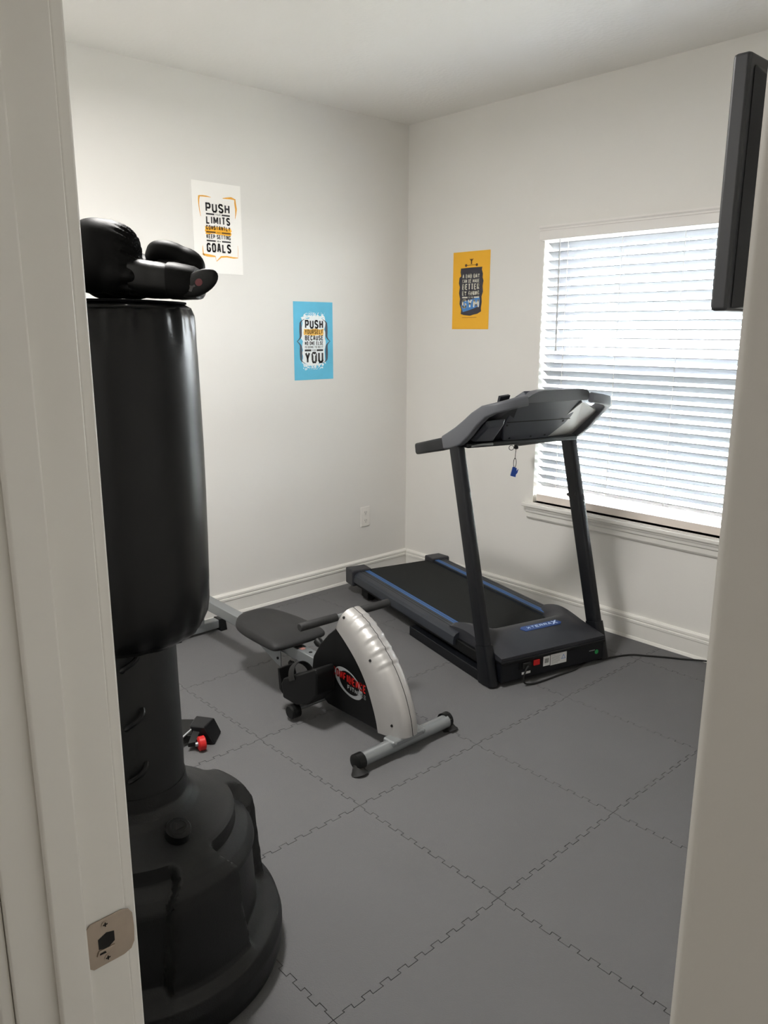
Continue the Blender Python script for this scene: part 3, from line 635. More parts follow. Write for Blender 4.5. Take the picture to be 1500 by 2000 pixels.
# ================================================================== ROWING MACHINE
RC = -1.64
row = thing('rowing_machine', 'compact rowing machine with silver flywheel cover and black seat', 'rowing machine', (RC, -1.0, TH))
In = [(-1.357, 0.418), (-1.42, 0.375), (-1.486, 0.318), (-1.54, 0.25), (-1.578, 0.17), (-1.598, 0.11), (-1.606, 0.066)]
Ou = [(-1.400, 0.502), (-1.478, 0.470), (-1.562, 0.407), (-1.635, 0.330), (-1.692, 0.240), (-1.726, 0.150), (-1.738, 0.085)]
def crv(P, t):
    x = t*(len(P)-1); i = min(int(x), len(P)-2); f = x-i
    p0, p1, p2, p3 = [Vector(P[max(0, min(len(P)-1, i+k))]) for k in (-1, 0, 1, 2)]
    return 0.5*((2*p1)+(p2-p0)*f+(2*p0-5*p1+4*p2-p3)*f*f+(3*p1-p0-3*p2+p3)*f**3)
mb = MB(); NS, NPH = 96, 28; vs = []
for i in range(NS+1):
    t = i/NS; a = crv(In, t); b = crv(Ou, t); w = 0.058+0.004*sin(pi*t)
    for k in range(NPH+1):
        ph = -pi/2+pi*k/NPH; s_, c_ = sin(ph), max(0.0, cos(ph))
        x = w*math.copysign(abs(s_)**0.75, s_); kk = c_**0.62
        q = a+(b-a)*kk
        rg = sum(math.exp(-((t-tc)/0.010)**2) - 0.7*math.exp(-((t-tc-0.022)/0.010)**2) for tc in (0.11, 0.195, 0.285, 0.375, 0.465))
        q = q + (b-a).normalized()*0.0036*rg*smoothstep(0.50, 0.85, kk)
        if abs(k-NPH/2) < 0.5: q = q - (b-a).normalized()*0.002
        vs.append((RC+x, q.x, q.y))
N1 = NPH+1
fs = [(i*N1+k, i*N1+k+1, (i+1)*N1+k+1, (i+1)*N1+k) for i in range(NS) for k in range(NPH)] + [tuple(range(N1)), tuple(range(NS*N1, (NS+1)*N1))[::-1]]
fs += [(i*N1, (i+1)*N1, (i+1)*N1+NPH, i*N1+NPH) for i in range(NS)]
cov = obj('flywheel_cover', mb.add(vs, fs), M_SIL, row, smooth=45)
seam = []
for i in range(NS+1):
    t = i/NS; a = crv(In, t); b = crv(Ou, t); rg = sum(math.exp(-((t-tc)/0.010)**2) - 0.7*math.exp(-((t-tc-0.022)/0.010)**2) for tc in (0.11, 0.195, 0.285, 0.375, 0.465))
    q = b+(b-a).normalized()*(0.0036*rg-0.0012); seam.append((RC, q.x, q.y))
obj('seam', MB().tube(seam, 0.0011, 6), M_HOLE, cov)
for t, kk, sg in ((0.045, 0.70, -1), (0.40, 0.62, -1), (0.86, 0.62, -1)):
    a = crv(In, t); b = crv(Ou, t); q = a+(b-a)*kk; ph = math.acos(kk**(1/0.62)); w = 0.058+0.004*sin(pi*t)
    x = RC-w*sin(ph)**0.75
    nrm = Vector((-0.75, (b-a).normalized().x*0.66, (b-a).normalized().y*0.66)).normalized()
    obj('screw_hole', MB().disc(Vector((x, q.x, q.y)), nrm, 0.0055, 0.004, 14), M_HOLE, cov)
blk = In[::-1] + [(-1.300, 0.372), (-1.243, 0.312), (-1.198, 0.245), (-1.186, 0.175), (-1.225, 0.105), (-1.291, 0.066)]
hs_ = obj('side_housing', MB().prism(blk, lambda y, z, x: (RC+x, y, z), -0.050, 0.050), M_BLK, row, bevel=0.006, smooth=40)
sf = lambda u, v: (RC-0.0506, -1.385-u*0.94+v*0.34-0.0, 0.235-u*0.34*1.0+v*0.94)   # print plane on the left side of the housing, tilted
def rot2(u, v, a): return (u*cos(a)-v*sin(a), u*sin(a)+v*cos(a))
rg_o, rg_i = [], []
for k in range(40):
    a = 2*pi*k/40; o_ = rot2(0.088*cos(a), 0.050*sin(a), -0.35); i_ = rot2(0.062*cos(a)+0.004, 0.042*sin(a)+0.002, -0.35)
    rg_o.append(o_); rg_i.append(i_)
mb = MB(); pf_ = lambda u, v: (RC-0.0508, -1.425-u, 0.205+v)
for k in range(40): j = (k+1) % 40; mb.flat([rg_o[k], rg_o[j], rg_i[j], rg_i[k]], pf_)
obj('ring_logo', mb, M_GREYP, hs_, smooth=0)
obj('lettering', text_mb('CONFIDENCE', (-0.095, 0.0, 0.105, 0.034), lambda u, v: (RC-0.0512, -1.425-u, 0.205+v-0.10*u), 0.03), M_REDP, hs_, smooth=0, fixn=False)
obj('lettering', text_mb('FITNESS', (-0.005, -0.026, 0.105, -0.008), lambda u, v: (RC-0.0512, -1.425-u, 0.205+v-0.10*u), 0.03), M_GREYP, hs_, smooth=0, fixn=False)
obj('adjust_knob', MB().tube([(RC-0.01, -1.215, 0.275), (RC-0.01, -1.190, 0.289), (RC-0.01, -1.176, 0.297)], [0.008, 0.019, 0.018], 14), M_BLK, row)
# front stabiliser
fb = obj('front_stabiliser', MB().tube([(-1.860, -1.690, 0.052), (-1.418, -1.698, 0.052)], 0.0265, 24), M_STEEL, row, smooth=40)
obj('mount_plate', MB().box((RC-0.085, -1.722, 0.058), (RC+0.085, -1.662, 0.082)), M_STEEL, row, bevel=0.008, seg=3)
for bxp in (-0.072, 0.072):
    obj('bolt', MB().ell((RC+bxp, -1.716, 0.070), (0.010, 0.008, 0.010), None, 12, 8), M_STEEL, row)
for sg, xe in ((-1, -1.888), (1, -1.392)):
    e = obj('end_cap', MB().tube([(xe+sg*0.0, -1.690, 0.052), (xe-sg*0.006, -1.690, 0.052), (xe-sg*0.036, -1.690, 0.052)], [0.021, 0.030, 0.030], 24), M_BLK, row, smooth=40)
    obj('foot_pad', MB().tube([(xe-sg*0.012, -1.705, TH), (xe-sg*0.012, -1.702, TH+0.008), (xe-sg*0.012, -1.694, 0.045)], [0.034, 0.026, 0.014], 20), M_RUB, e, smooth=40)
# rail
def rz(y): return 0.195+0.030*(y+1.2)/1.05
obj('rail', MB().hexa([(RC-0.026, -1.24, rz(-1.24)-0.028), (RC+0.026, -1.24, rz(-1.24)-0.028), (RC+0.026, -0.135, rz(-0.135)-0.028), (RC-0.026, -0.135, rz(-0.135)-0.028), (RC-0.026, -1.24, rz(-1.24)+0.024), (RC+0.026, -1.24, rz(-1.24)+0.024), (RC+0.026, -0.135, rz(-0.135)+0.024), (RC-0.026, -0.135, rz(-0.135)+0.024)]), M_STEEL, row, bevel=0.004)
obj('rail_hole', MB().disc((RC, -1.115, rz(-1.115)+0.0245), (0, 0, 1), 0.008, 0.001, 16), M_HOLE, row)
obj('rail_sticker', bx((RC-0.014, -1.075, rz(-1.075)+0.024), (RC+0.006, -1.050, rz(-1.06)+0.0252)), mat('pale_red_sticker', (170, 120, 112), 0.5), row)
obj('rail_knob', MB().tube([(RC-0.026, -1.025, 0.150), (RC-0.040, -1.025, 0.150), (RC-0.044, -1.025, 0.150)], [0.010, 0.017, 0.014], 14), M_BLK, row)
obj('rear_post', MB().hexa([(RC-0.022, -0.175, 0.07), (RC+0.022, -0.175, 0.07), (RC+0.022, -0.125, 0.07), (RC-0.022, -0.125, 0.07), (RC-0.022, -0.175, 0.20), (RC+0.022, -0.175, 0.20), (RC+0.022, -0.125, 0.20), (RC-0.022, -0.125, 0.20)]), M_STEEL, row, bevel=0.003)
obj('gusset', MB().prism([(RC+0.022, 0.07), (RC+0.022, 0.17), (RC-0.05, 0.07)], lambda x, z, y: (x, y, z), -0.182, -0.176), M_STEEL, row)
obj('rear_stabiliser', bx((RC-0.115, -0.172, 0.025), (RC+0.115, -0.122, 0.072)), M_STEEL, row, bevel=0.006)
for sg in (-1, 1):
    x0, x1 = sorted((RC+sg*0.112, RC+sg*0.152)); obj('rear_foot', MB().hexa([(x0, -0.190, TH), (x1, -0.190, TH), (x1, -0.112, TH), (x0, -0.112, TH), (x0, -0.176, 0.076), (x1, -0.176, 0.076 if sg < 0 else 0.070), (x1, -0.118, 0.076 if sg < 0 else 0.070), (x0, -0.118, 0.076)]), M_BLK, row, bevel=0.004)
# seat
seat_o = [(-0.135, -1.055), (-0.06, -1.062), (0.06, -1.062), (0.135, -1.055), (0.143, -1.03), (0.142, -0.95), (0.140, -0.86), (0.134, -0.78), (0.118, -0.71), (0.085, -0.662), (0.035, -0.645), (-0.035, -0.645), (-0.085, -0.662), (-0.118, -0.71), (-0.134, -0.78), (-0.140, -0.86), (-0.142, -0.95), (-0.143, -1.03)]
mb = MB(); ns = len(seat_o); cy = -0.86; lay = [(0.90, 0.232, 0), (1.0, 0.240, 0), (1.0, 0.256, 0), (0.96, 0.274, 1), (0.86, 0.283, 1), (0.55, 0.285, 1), (0.05, 0.280, 1)]
vs = []
for sc, z, d in lay:
    for x, y in seat_o:
        zz = z
        if d: zz += 0.012*smoothstep(-0.75, -0.64, cy+(y-cy)*sc) - 0.010*smoothstep(-0.98, -1.06, cy+(y-cy)*sc)
        vs.append((RC+x*sc, cy+(y-cy)*sc, zz))
fs = [(i*ns+k, i*ns+(k+1) % ns, (i+1)*ns+(k+1) % ns, (i+1)*ns+k) for i in range(len(lay)-1) for k in range(ns)] + [tuple(range(ns))[::-1], tuple(range((len(lay)-1)*ns, len(lay)*ns))]
st = obj('seat', mb.add(vs, fs), M_SEAT, row, smooth=60)
md = st.modifiers.new('sub', 'SUBSURF'); md.levels = 1; md.render_levels = 2
obj('carriage', bx((RC-0.04, -0.965, 0.205), (RC+0.04, -0.76, 0.236)), M_BLK, row, bevel=0.003)
cp = obj('carriage_plate', MB().prism([(-0.955, 0.215), (-0.955, 0.115), (-0.925, 0.120), (-0.79, 0.170), (-0.775, 0.215)], lambda y, z, x: (RC+x, y, z), -0.044, -0.040), M_STEEL, row)
obj('carriage_plate', MB().prism([(-0.955, 0.215), (-0.955, 0.115), (-0.925, 0.120), (-0.79, 0.170), (-0.775, 0.215)], lambda y, z, x: (RC+x, y, z), 0.040, 0.044), M_STEEL, row)
for yy, zz, rr in ((-0.80, 0.190, 0.007), (-0.935, 0.150, 0.006)):
    obj('bolt', MB().disc((RC-0.046, yy, zz), (1, 0, 0), rr, 0.004, 14), M_BLK, cp)
obj('axle_nut', bx((RC-0.048, -0.862, 0.178), (RC-0.044, -0.845, 0.205)), M_WHITE, cp)
# handle with foam grips
obj('handle', MB().tube([(-1.865, -1.352, 0.462), (-1.415, -1.352, 0.452)], 0.010, 14), M_STEEL, row)
for x0, x1 in ((-1.868, -1.690), (-1.590, -1.412)):
    obj('handle_grip', MB().tube([(x0, -1.352, 0.462-0.010*(x0+1.865)/0.45), (x0+0.004, -1.352, 0.462-0.010*(x0+1.865)/0.45), (x1, -1.352, 0.462-0.010*(x1+1.865)/0.45)], [0.013, 0.0165, 0.0165], 20), M_SEAT, row, smooth=40)
# footplates
obj('pedal_bar', MB().tube([(RC-0.19, -1.225, 0.055), (RC+0.19, -1.225, 0.055)], 0.010, 12), M_STEEL, row)
for sg in (-1, 1):
    xc = RC+sg*0.135; d = Vector((0, -0.88, 0.47)); n2 = Vector((0, 0.47, 0.88)); b0 = Vector((xc, -1.165, 0.165))
    fpz = [(-1.160, 0.088), (-1.152, 0.150), (-1.165, 0.176), (-1.285, 0.236), (-1.380, 0.288), (-1.392, 0.270), (-1.388, 0.178), (-1.330, 0.120), (-1.250, 0.088)]
    pd = obj('footplate', MB().prism(fpz, lambda y, z, x: (xc+x, y, z), -0.046, 0.046), M_BLK, row, bevel=0.008, seg=3)
    arc = [b0+d*0.075+Vector((0.050*cos(q), 0, 0))+n2*(-0.01+0.062*sin(q)) for q in [pi*k/14 for k in range(15)]]
    obj('strap', MB().sweep(arc, d, 0.040, 0.004), M_RUB, pd, smooth=60)
    obj('heel_cup', MB().prism([(-1.150, 0.10), (-1.128, 0.115), (-1.120, 0.205), (-1.130, 0.205), (-1.148, 0.150)], lambda y, z, x: (xc+x, y, z), -0.040, 0.040), M_BLK, pd, bevel=0.003)
    obj('pedal_end', MB().tube([(RC+sg*0.155, -1.225, 0.052), (RC+sg*0.190, -1.225, 0.052), (RC+sg*0.196, -1.225, 0.052)], [0.030, 0.030, 0.024], 20), M_BLK, row, smooth=40)

# ================================================================== TREADMILL
TO = Vector((-0.677, -1.685, 0)); TU = Vector((0.9684, -0.2492, 0)); TV = Vector((0.2492, 0.9684, 0))
def tm(x, y, z): return TO + TU*x + TV*y + Vector((0, 0, z))
def TB(): return MB(tm)
trd = thing('treadmill', 'black folding treadmill with blue striped side rails in the corner', 'treadmill', (TO.x, TO.y, TH))
def tbox(name, a, b, m, par=trd, bevel=0.004): return obj(name, TB().box(a, b), m, par, bevel=bevel)
for sg in (-1, 1):
    # foot rail on the floor, boot and leaning upright
    x0, x1 = sorted((sg*0.298, sg*0.345))
    tbox('foot_rail', (x0, 0.03, TH), (x1, 0.735, 0.062), M_FRM)
    pth = [(sg*0.325, 0.088, 0.02), (sg*0.325, 0.100, 0.12), (sg*0.325, 0.112, 0.17)]
    mb = TB(); mb.X = None
    obj('boot', MB().sweep([tm(sg*0.325, 0.062, TH), tm(sg*0.325, 0.080, 0.10), tm(sg*0.325, 0.104, 0.185)], TU, 0.050, [0.108, 0.094, 0.086]), M_FRM, trd, smooth=50)
    obj('upright', MB().sweep([tm(sg*0.325, 0.100, 0.165), tm(sg*0.325, 0.360, 1.045)], TU, 0.042, 0.078), M_FRM, trd, smooth=50)
# deck
tbox('deck_frame', (-0.318, 0.10, 0.075), (0.318, 1.47, 0.128), M_BLK, bevel=0.006)
tbox('running_belt', (-0.222, 0.30, 0.1285), (0.222, 1.485, 0.1455), M_BELT, bevel=0.008)
for sg in (-1, 1):
    RP = [(0.226, 0.128), (0.226, 0.154), (0.233, 0.158), (0.300, 0.158), (0.318, 0.152), (0.330, 0.140), (0.334, 0.118), (0.334, 0.100), (0.318, 0.098), (0.318, 0.128)]
    rl = obj('side_rail', TB().prism(RP, lambda x, z, y: (sg*x, y, z), 0.34, 1.44), M_RAILP, trd, smooth=25)
    for xa, xb in ((0.231, 0.237), (0.2415, 0.2455), (0.250, 0.257)):
        obj('blue_stripe', TB().box((min(sg*xa, sg*xb), 0.342, 0.1575), (max(sg*xa, sg*xb), 1.438, 0.1592)), M_BLUE, rl, smooth=0)
    obj('groove', TB().box((min(sg*0.270, sg*0.274), 0.342, 0.1575), (max(sg*0.270, sg*0.274), 1.438, 0.1586)).box((min(sg*0.288, sg*0.291), 0.342, 0.1575), (max(sg*0.288, sg*0.291), 1.438, 0.1586)), M_BLK, rl, smooth=0)
    x0, x1 = sorted((sg*0.212, sg*0.342))
    tbox('rear_cap', (x0, 1.415, 0.072), (x1, 1.515, 0.170), M_HOOD, bevel=0.010)
    obj('transport_wheel', MB().disc(tm(sg*0.27, 1.32, TH+0.030), TU, 0.030, 0.03, 20), M_RUB, trd)
    tbox('wheel_bracket', (min(sg*0.29, sg*0.31), 1.28, 0.03), (max(sg*0.29, sg*0.31), 1.36, 0.08), M_BLK, bevel=0.003)
tbox('rear_roller', (-0.215, 1.468, 0.085), (0.215, 1.500, 0.138), M_BLK, bevel=0.012)
# motor hood: lofted over lx, profile in ly-z, lower in the middle near the belt
nx, ny = 24, 22; vs = []
for i in range(nx+1):
    x = -0.300+0.600*i/nx; q = abs(x)/0.300; sh = smoothstep(0.62, 0.90, q)
    yr = 0.30+0.14*sh; edge = smoothstep(1.0, 0.94, q)
    for j in range(ny+1):
        t = j/ny; y = 0.004+(yr-0.004)*t
        za = 0.150+0.062*sin(min(1, t/0.75)*pi/2)**1.0
        if t > 0.55: za = za - (za-0.150)*((t-0.55)/0.45)**2.2*(1-0.25*sh)
        za -= 0.012*(1-sh)*smoothstep(0.5, 0.9, t)
        za = 0.150+(za-0.150)*(0.55+0.45*edge) if t < 1 else 0.146
        vs.append((x, y, za))
N2 = ny+1
fs = [(i*N2+j, (i+1)*N2+j, (i+1)*N2+j+1, i*N2+j+1) for i in range(nx) for j in range(ny)]
base = len(vs); 
for i in range(nx+1):
    for j in range(ny+1): x, y, z = vs[i*N2+j]; vs.append((x, y, 0.120))
for i in range(nx): fs += [(i*N2, base+i*N2, base+(i+1)*N2, (i+1)*N2), (i*N2+ny, (i+1)*N2+ny, base+(i+1)*N2+ny, base+i*N2+ny)]
for j in range(ny): fs += [(j, j+1, base+j+1, base+j), (nx*N2+j, base+nx*N2+j, base+nx*N2+j+1, nx*N2+j+1)]
hood = obj('motor_hood', TB().add(vs, fs), M_HOOD, trd, smooth=40)
bdg = lambda u, v: tm(u+0.025, 0.140+v*0.97, 0.2025+v*0.24)
obj('badge', MB().prism([(-0.100, -0.018), (0.105, -0.018), (0.120, -0.006), (0.100, 0.016), (-0.105, 0.016), (-0.118, 0.004)], lambda u, v, w: bdg(u, v)+Vector((0, 0, w)), -0.004, 0.0015), mat('badge_blue', (40, 70, 130), 0.4), hood)
obj('badge_lettering', text_mb('XTERRA', (-0.082, -0.009, 0.062, 0.007), lambda u, v: bdg(u, v)+Vector((0, 0, 0.0026)), 0.02).add([bdg(u, v)+Vector((0, 0, 0.0026)) for u, v in [(0.062, -0.013), (0.072, -0.013), (0.100, 0.013), (0.090, 0.013), (0.066, 0.011), (0.074, 0.011), (0.098, -0.011), (0.090, -0.011)]], [(0, 1, 2, 3), (4, 5, 6, 7)]), mat('badge_white', (190, 210, 240), 0.4), hood, smooth=0, fixn=False)
fp = tbox('front_panel', (-0.300, 0.000, 0.035), (0.300, 0.10, 0.122), M_FRM, bevel=0.006)
tbox('hood_lip', (-0.302, -0.004, 0.118), (0.302, 0.10, 0.134), M_BLK2, bevel=0.004)
tbox('cross_tube', (-0.305, 0.075, TH+0.01), (0.305, 0.125, 0.075), M_FRM)
def fx(u, z, d=0.0): return tm(u, -0.0006-d, z)
sw = obj('switch_recess', MB().prism([(-0.205, 0.082), (-0.075, 0.082), (-0.075, 0.116), (-0.205, 0.116)], fx, 0.0, 0.0015), M_BLK, fp, smooth=0)
obj('power_switch', MB().prism([(-0.125, 0.088), (-0.093, 0.088), (-0.093, 0.112), (-0.125, 0.112)], fx, 0.0012, 0.006), M_RED, sw if False else fp, smooth=0)
obj('cord_inlet', MB().prism([(-0.185, 0.086), (-0.145, 0.086), (-0.145, 0.110), (-0.185, 0.110)], fx, 0.0012, 0.012), M_RUB, fp, smooth=0)
obj('barcode_sticker', MB().prism([(-0.068, 0.070), (-0.030, 0.070), (-0.030, 0.116), (-0.068, 0.116)], fx, 0.0, 0.0008), M_WHITE, fp, smooth=0)
mb = MB()
for k in range(6): mb.flat([(-0.060+k*0.004, 0.084), (-0.0575+k*0.004, 0.084), (-0.0575+k*0.004, 0.106), (-0.060+k*0.004, 0.106)], lambda u, z: fx(u, z, 0.0011))
obj('barcode_print', mb, M_INK, fp, smooth=0)
stk = obj('rating_label', MB().prism([(-0.026, 0.066), (0.068, 0.066), (0.068, 0.118), (-0.026, 0.118)], fx, 0.0, 0.0008), M_WHITE, fp, smooth=0)
mb = MB()
for k, (ln, zz) in enumerate(((0.022, 0.112), (0.05, 0.104), (0.045, 0.098), (0.052, 0.092), (0.048, 0.086), (0.05, 0.080), (0.04, 0.074))): mb.flat([(-0.021, zz-0.001), (-0.021+ln, zz-0.001), (-0.021+ln, zz+0.001), (-0.021, zz+0.001)], lambda u, z: fx(u, z, 0.0011))
obj('small_print', mb, mat('pale_grey_print', (165, 165, 168), 0.6), fp, smooth=0)
mb = MB(); tri = [(0.036, 0.086), (0.062, 0.086), (0.049, 0.108)]; tr2 = [(0.040, 0.0885), (0.058, 0.0885), (0.049, 0.1035)]
for k in range(3): mb.flat([tri[k], tri[(k+1) % 3], tr2[(k+1) % 3], tr2[k]], lambda u, z: fx(u, z, 0.0011))
obj('triangle_print', mb, M_BP, fp, smooth=0)
obj('small_sticker', MB().prism([(-0.188, 0.055), (-0.140, 0.055), (-0.140, 0.066), (-0.188, 0.066)], fx, 0.0, 0.0008), M_WHITE, fp, smooth=0)
obj('round_sticker', MB().prism([(0.252+0.011*cos(q), 0.078+0.011*sin(q)) for q in [2*pi*k/20 for k in range(20)]], fx, 0.0, 0.0008), M_GRN, fp, smooth=0)
obj('fine_print', MB().flat([(0.205, 0.088), (0.240, 0.088), (0.240, 0.092), (0.205, 0.092)], lambda u, z: fx(u, z, 0.0008)), M_GREYP, fp, smooth=0)
# console
arm_pts = [(0.335, 0.440, 1.056), (0.335, 0.385, 1.074), (0.335, 0.325, 1.098), (0.335, 0.262, 1.138), (0.334, 0.200, 1.186), (0.328, 0.145, 1.222), (0.312, 0.098, 1.240), (0.280, 0.070, 1.252), (0.235, 0.062, 1.262), (0.180, 0.062, 1.270)]
hts = [0.064, 0.078, 0.088, 0.082, 0.068, 0.056, 0.046, 0.044, 0.044, 0.044]
for sg in (-1, 1):
    P = [tm(sg*x, y, z) for x, y, z in arm_pts]; sd = []
    for i in range(len(P)):
        t = (P[min(i+1, len(P)-1)]-P[max(0, i-1)]).normalized(); s_ = t.cross(Vector((0, 0, 1))); sd.append(s_.normalized())
    arm = obj('console_arm', MB().sweep(P, sd, 0.034, hts), M_GREY, trd, smooth=50)
    g = obj('hand_grip', MB().sweep([tm(sg*0.322, 0.415, 1.058), tm(sg*0.318, 0.50, 1.038), tm(sg*0.312, 0.60, 1.016), tm(sg*0.308, 0.725, 0.988), tm(sg*0.308, 0.735, 0.986)], TU, [0.038, 0.038, 0.038, 0.038, 0.028], [0.058, 0.060, 0.058, 0.056, 0.046]), M_FRM, arm, smooth=50)
    obj('pulse_sensor', MB().sweep([tm(sg*0.320, 0.455, 1.066), tm(sg*0.315, 0.56, 1.043)], TU, 0.024, 0.014), M_BLK, g, smooth=50)
    # tray beside the console
    cx0, cx1 = 0.165, 0.320
    def tp_(x, y, z): return tm(sg*x, y, z)
    tray = MB().hexa([tp_(0.095, 0.31, 1.064), tp_(0.318, 0.33, 1.070), tp_(0.318, 0.17, 1.195), tp_(0.178, 0.115, 1.245), tp_(0.095, 0.322, 1.076), tp_(0.318, 0.342, 1.082), tp_(0.318, 0.182, 1.207), tp_(0.178, 0.128, 1.257)])
    obj('console_tray', tray, M_DARKN if sg < 0 else M_LITTRAY, trd)  # right tray paler than the left: window light put into its colour
    if sg < 0:
        obj('cup_holder', MB().hexa([tp_(0.195, 0.265, 1.072), tp_(0.300, 0.265, 1.076), tp_(0.300, 0.165, 1.150), tp_(0.215, 0.165, 1.155), tp_(0.185, 0.292, 1.084), tp_(0.310, 0.292, 1.084), tp_(0.310, 0.165, 1.185), tp_(0.205, 0.160, 1.190)]), M_NAVY, trd, bevel=0.010, seg=3)
        obj('wire_guide', MB().tube([tp_(0.30, 0.285, 1.055), tp_(0.25, 0.270, 1.062), tp_(0.19, 0.275, 1.060)], 0.006, 10), M_STEEL, trd)
# centre pod: back panel, screen side, top
def pod(x, s, d):        # s along the slope 0 bottom..1 top, d depth towards the user
    y = 0.285-0.190*s; z = 1.068+0.212*s
    return tm(x, y+0.745*d, z+0.667*d)
bk = [(-0.128, 0.0), (0.128, 0.0), (0.178, 0.34), (0.186, 0.5), (0.180, 0.98), (-0.140, 0.98), (-0.186, 0.78), (-0.186, 0.5), (-0.178, 0.34)]
panel = obj('console_back', MB().prism(bk, pod, 0.0, 0.045), M_NAVY, trd, bevel=0.006)
obj('panel_seam', MB().flat([(-0.172, 0.44), (0.186, 0.44), (0.186, 0.465), (-0.172, 0.465)], lambda u, s: pod(u, s, -0.0008)), M_HOLE, panel, smooth=0)
for u, s in ((-0.165, 0.93), (0.0, 0.95), (0.17, 0.93), (-0.16, 0.38), (0.155, 0.40), (-0.10, 0.06), (0.02, 0.07), (0.10, 0.08)):
    obj('screw', MB().disc(pod(u, s, -0.001), pod(0, 0, 1)-pod(0, 0, 0), 0.005, 0.003, 12), M_BLK, panel)
obj('console_face', MB().prism([(-0.15, 0.05), (0.15, 0.05), (0.16, 0.80), (-0.16, 0.80)], pod, 0.045, 0.055), M_DARKN, trd, bevel=0.004)
tp2 = [(-0.172, 0.062, 1.266), (-0.150, 0.058, 1.292), (-0.100, 0.056, 1.302), (0.0, 0.055, 1.3035), (0.100, 0.056, 1.302), (0.150, 0.058, 1.296), (0.178, 0.062, 1.276)]
topv = []
prof_t = []
tpz = [(-0.190, 1.252), (-0.165, 1.272), (-0.138, 1.292), (-0.110, 1.304), (-0.08, 1.309), (0.13, 1.309), (0.160, 1.304), (0.180, 1.290), (0.190, 1.268), (0.186, 1.256), (-0.186, 1.256)]
obj('console_top', TB().prism(tpz, lambda x, z, y: (x, y+0.5*(1.309-z), z), 0.066, 0.120), M_GREY, trd, bevel=0.010, seg=3)
tbox('crossbar', (-0.318, 0.285, 1.046), (0.318, 0.330, 1.070), M_FRM, bevel=0.008)
obj('tablet_rest', MB().hexa([tm(-0.205, 0.235, 1.195), tm(-0.160, 0.235, 1.195), tm(-0.160, 0.250, 1.195), tm(-0.205, 0.250, 1.195), tm(-0.200, 0.215, 1.275), tm(-0.145, 0.215, 1.280), tm(-0.145, 0.232, 1.284), tm(-0.200, 0.232, 1.279)]), M_DARKN, trd, bevel=0.003)
obj('lock_knob', MB().tube([tm(0.325, 0.24, 0.775), tm(0.325, 0.335, 0.768), tm(0.325, 0.345, 0.768)], [0.013, 0.009, 0.005], 12).tube([tm(0.325, 0.262, 0.785), tm(0.325, 0.292, 0.785)], [0.024, 0.012], 12), M_FRM, trd)
# safety key hanging from the console
KX = tm(-0.055, 0.288, 0)
sk = thing('safety_key', 'blue safety clip hanging on a black cord under the treadmill console', 'safety clip', (KX.x, KX.y, 0.925))
def kp(r, f, z): return KX + RX*r + FX*f + Vector((0, 0, z))
obj('key_plug', MB().tube([kp(0.006, 0, 1.0455), kp(0.006, 0, 1.030), kp(0.006, 0, 1.026)], [0.009, 0.011, 0.006], 14), M_RUB, sk)
obj('key_ring', MB().tube([kp(-0.016+0.011*cos(q), 0.0, 1.032+0.011*sin(q)) for q in [2*pi*k/24 for k in range(25)]], 0.0014, 6, False), M_FRM, sk)
obj('cord', MB().tube([kp(0.006, 0, 1.028), kp(0.004, 0, 1.00), kp(0.003, 0, 0.980)], 0.0014, 6).tube([kp(0.003+0.006*sin(q), 0.0, 0.962+0.022*cos(q)) for q in [2*pi*k/20 for k in range(21)]], 0.0014, 6, False), M_RUB, sk)
obj('clip', MB().hexa([kp(-0.016, -0.006, 0.902), kp(0.008, -0.010, 0.896), kp(0.008, 0.004, 0.896), kp(-0.016, 0.006, 0.902), kp(-0.006, -0.006, 0.944), kp(0.012, -0.010, 0.938), kp(0.012, 0.004, 0.938), kp(-0.006, 0.006, 0.944)]), M_CLIP, sk, bevel=0.002)
obj('clip_jaw', MB().hexa([kp(0.004, 0.004, 0.898), kp(0.018, 0.004, 0.914), kp(0.018, 0.014, 0.914), kp(0.004, 0.014, 0.898), kp(0.004, 0.004, 0.912), kp(0.022, 0.004, 0.932), kp(0.022, 0.014, 0.932), kp(0.004, 0.014, 0.912)]), M_CLIP, sk, bevel=0.002)
# power cord
zc_ = TH+0.005
cpath = [tm(-0.165, -0.016, 0.098), tm(-0.185, -0.024, 0.085), tm(-0.198, -0.028, 0.05), tm(-0.190, -0.03, 0.026), tm(-0.150, -0.035, zc_+0.001), tm(-0.08, -0.030, zc_), tm(0.02, -0.016, zc_), tm(0.12, -0.004, zc_), tm(0.18, 0.02, zc_), tm(0.26, 0.04, zc_), tm(0.345, -0.005+0.03, zc_)]
wp = [(-0.22, -1.80), (-0.17, -1.86), (-0.12, -1.93), (-0.075, -2.00), (-0.048, -2.06), (-0.037, -2.14), (-0.036, -2.22), (-0.04, -2.32), (-0.035, -2.50)]
pts = [Vector(p) for p in cpath] + [Vector((x, y, zc_ + (0.0 if y > -2.02 else min(0.02, (-2.02-y)*0.14)))) for x, y in wp]
sm_p = []
for i in range(len(pts)-1):
    p0, p1, p2, p3 = pts[max(0, i-1)], pts[i], pts[i+1], pts[min(len(pts)-1, i+2)]
    for k in range(4):
        f = k/4; sm_p.append(0.5*((2*p1)+(p2-p0)*f+(2*p0-5*p1+4*p2-p3)*f*f+(3*p1-p0-3*p2+p3)*f**3))
for p in sm_p: p.z = max(p.z, TH+0.0046)
cord = obj('power_cord', MB().tube(sm_p, 0.0042, 8), M_RUB, trd)
cord['label'] = 'black power cord trailing along the baseboard'

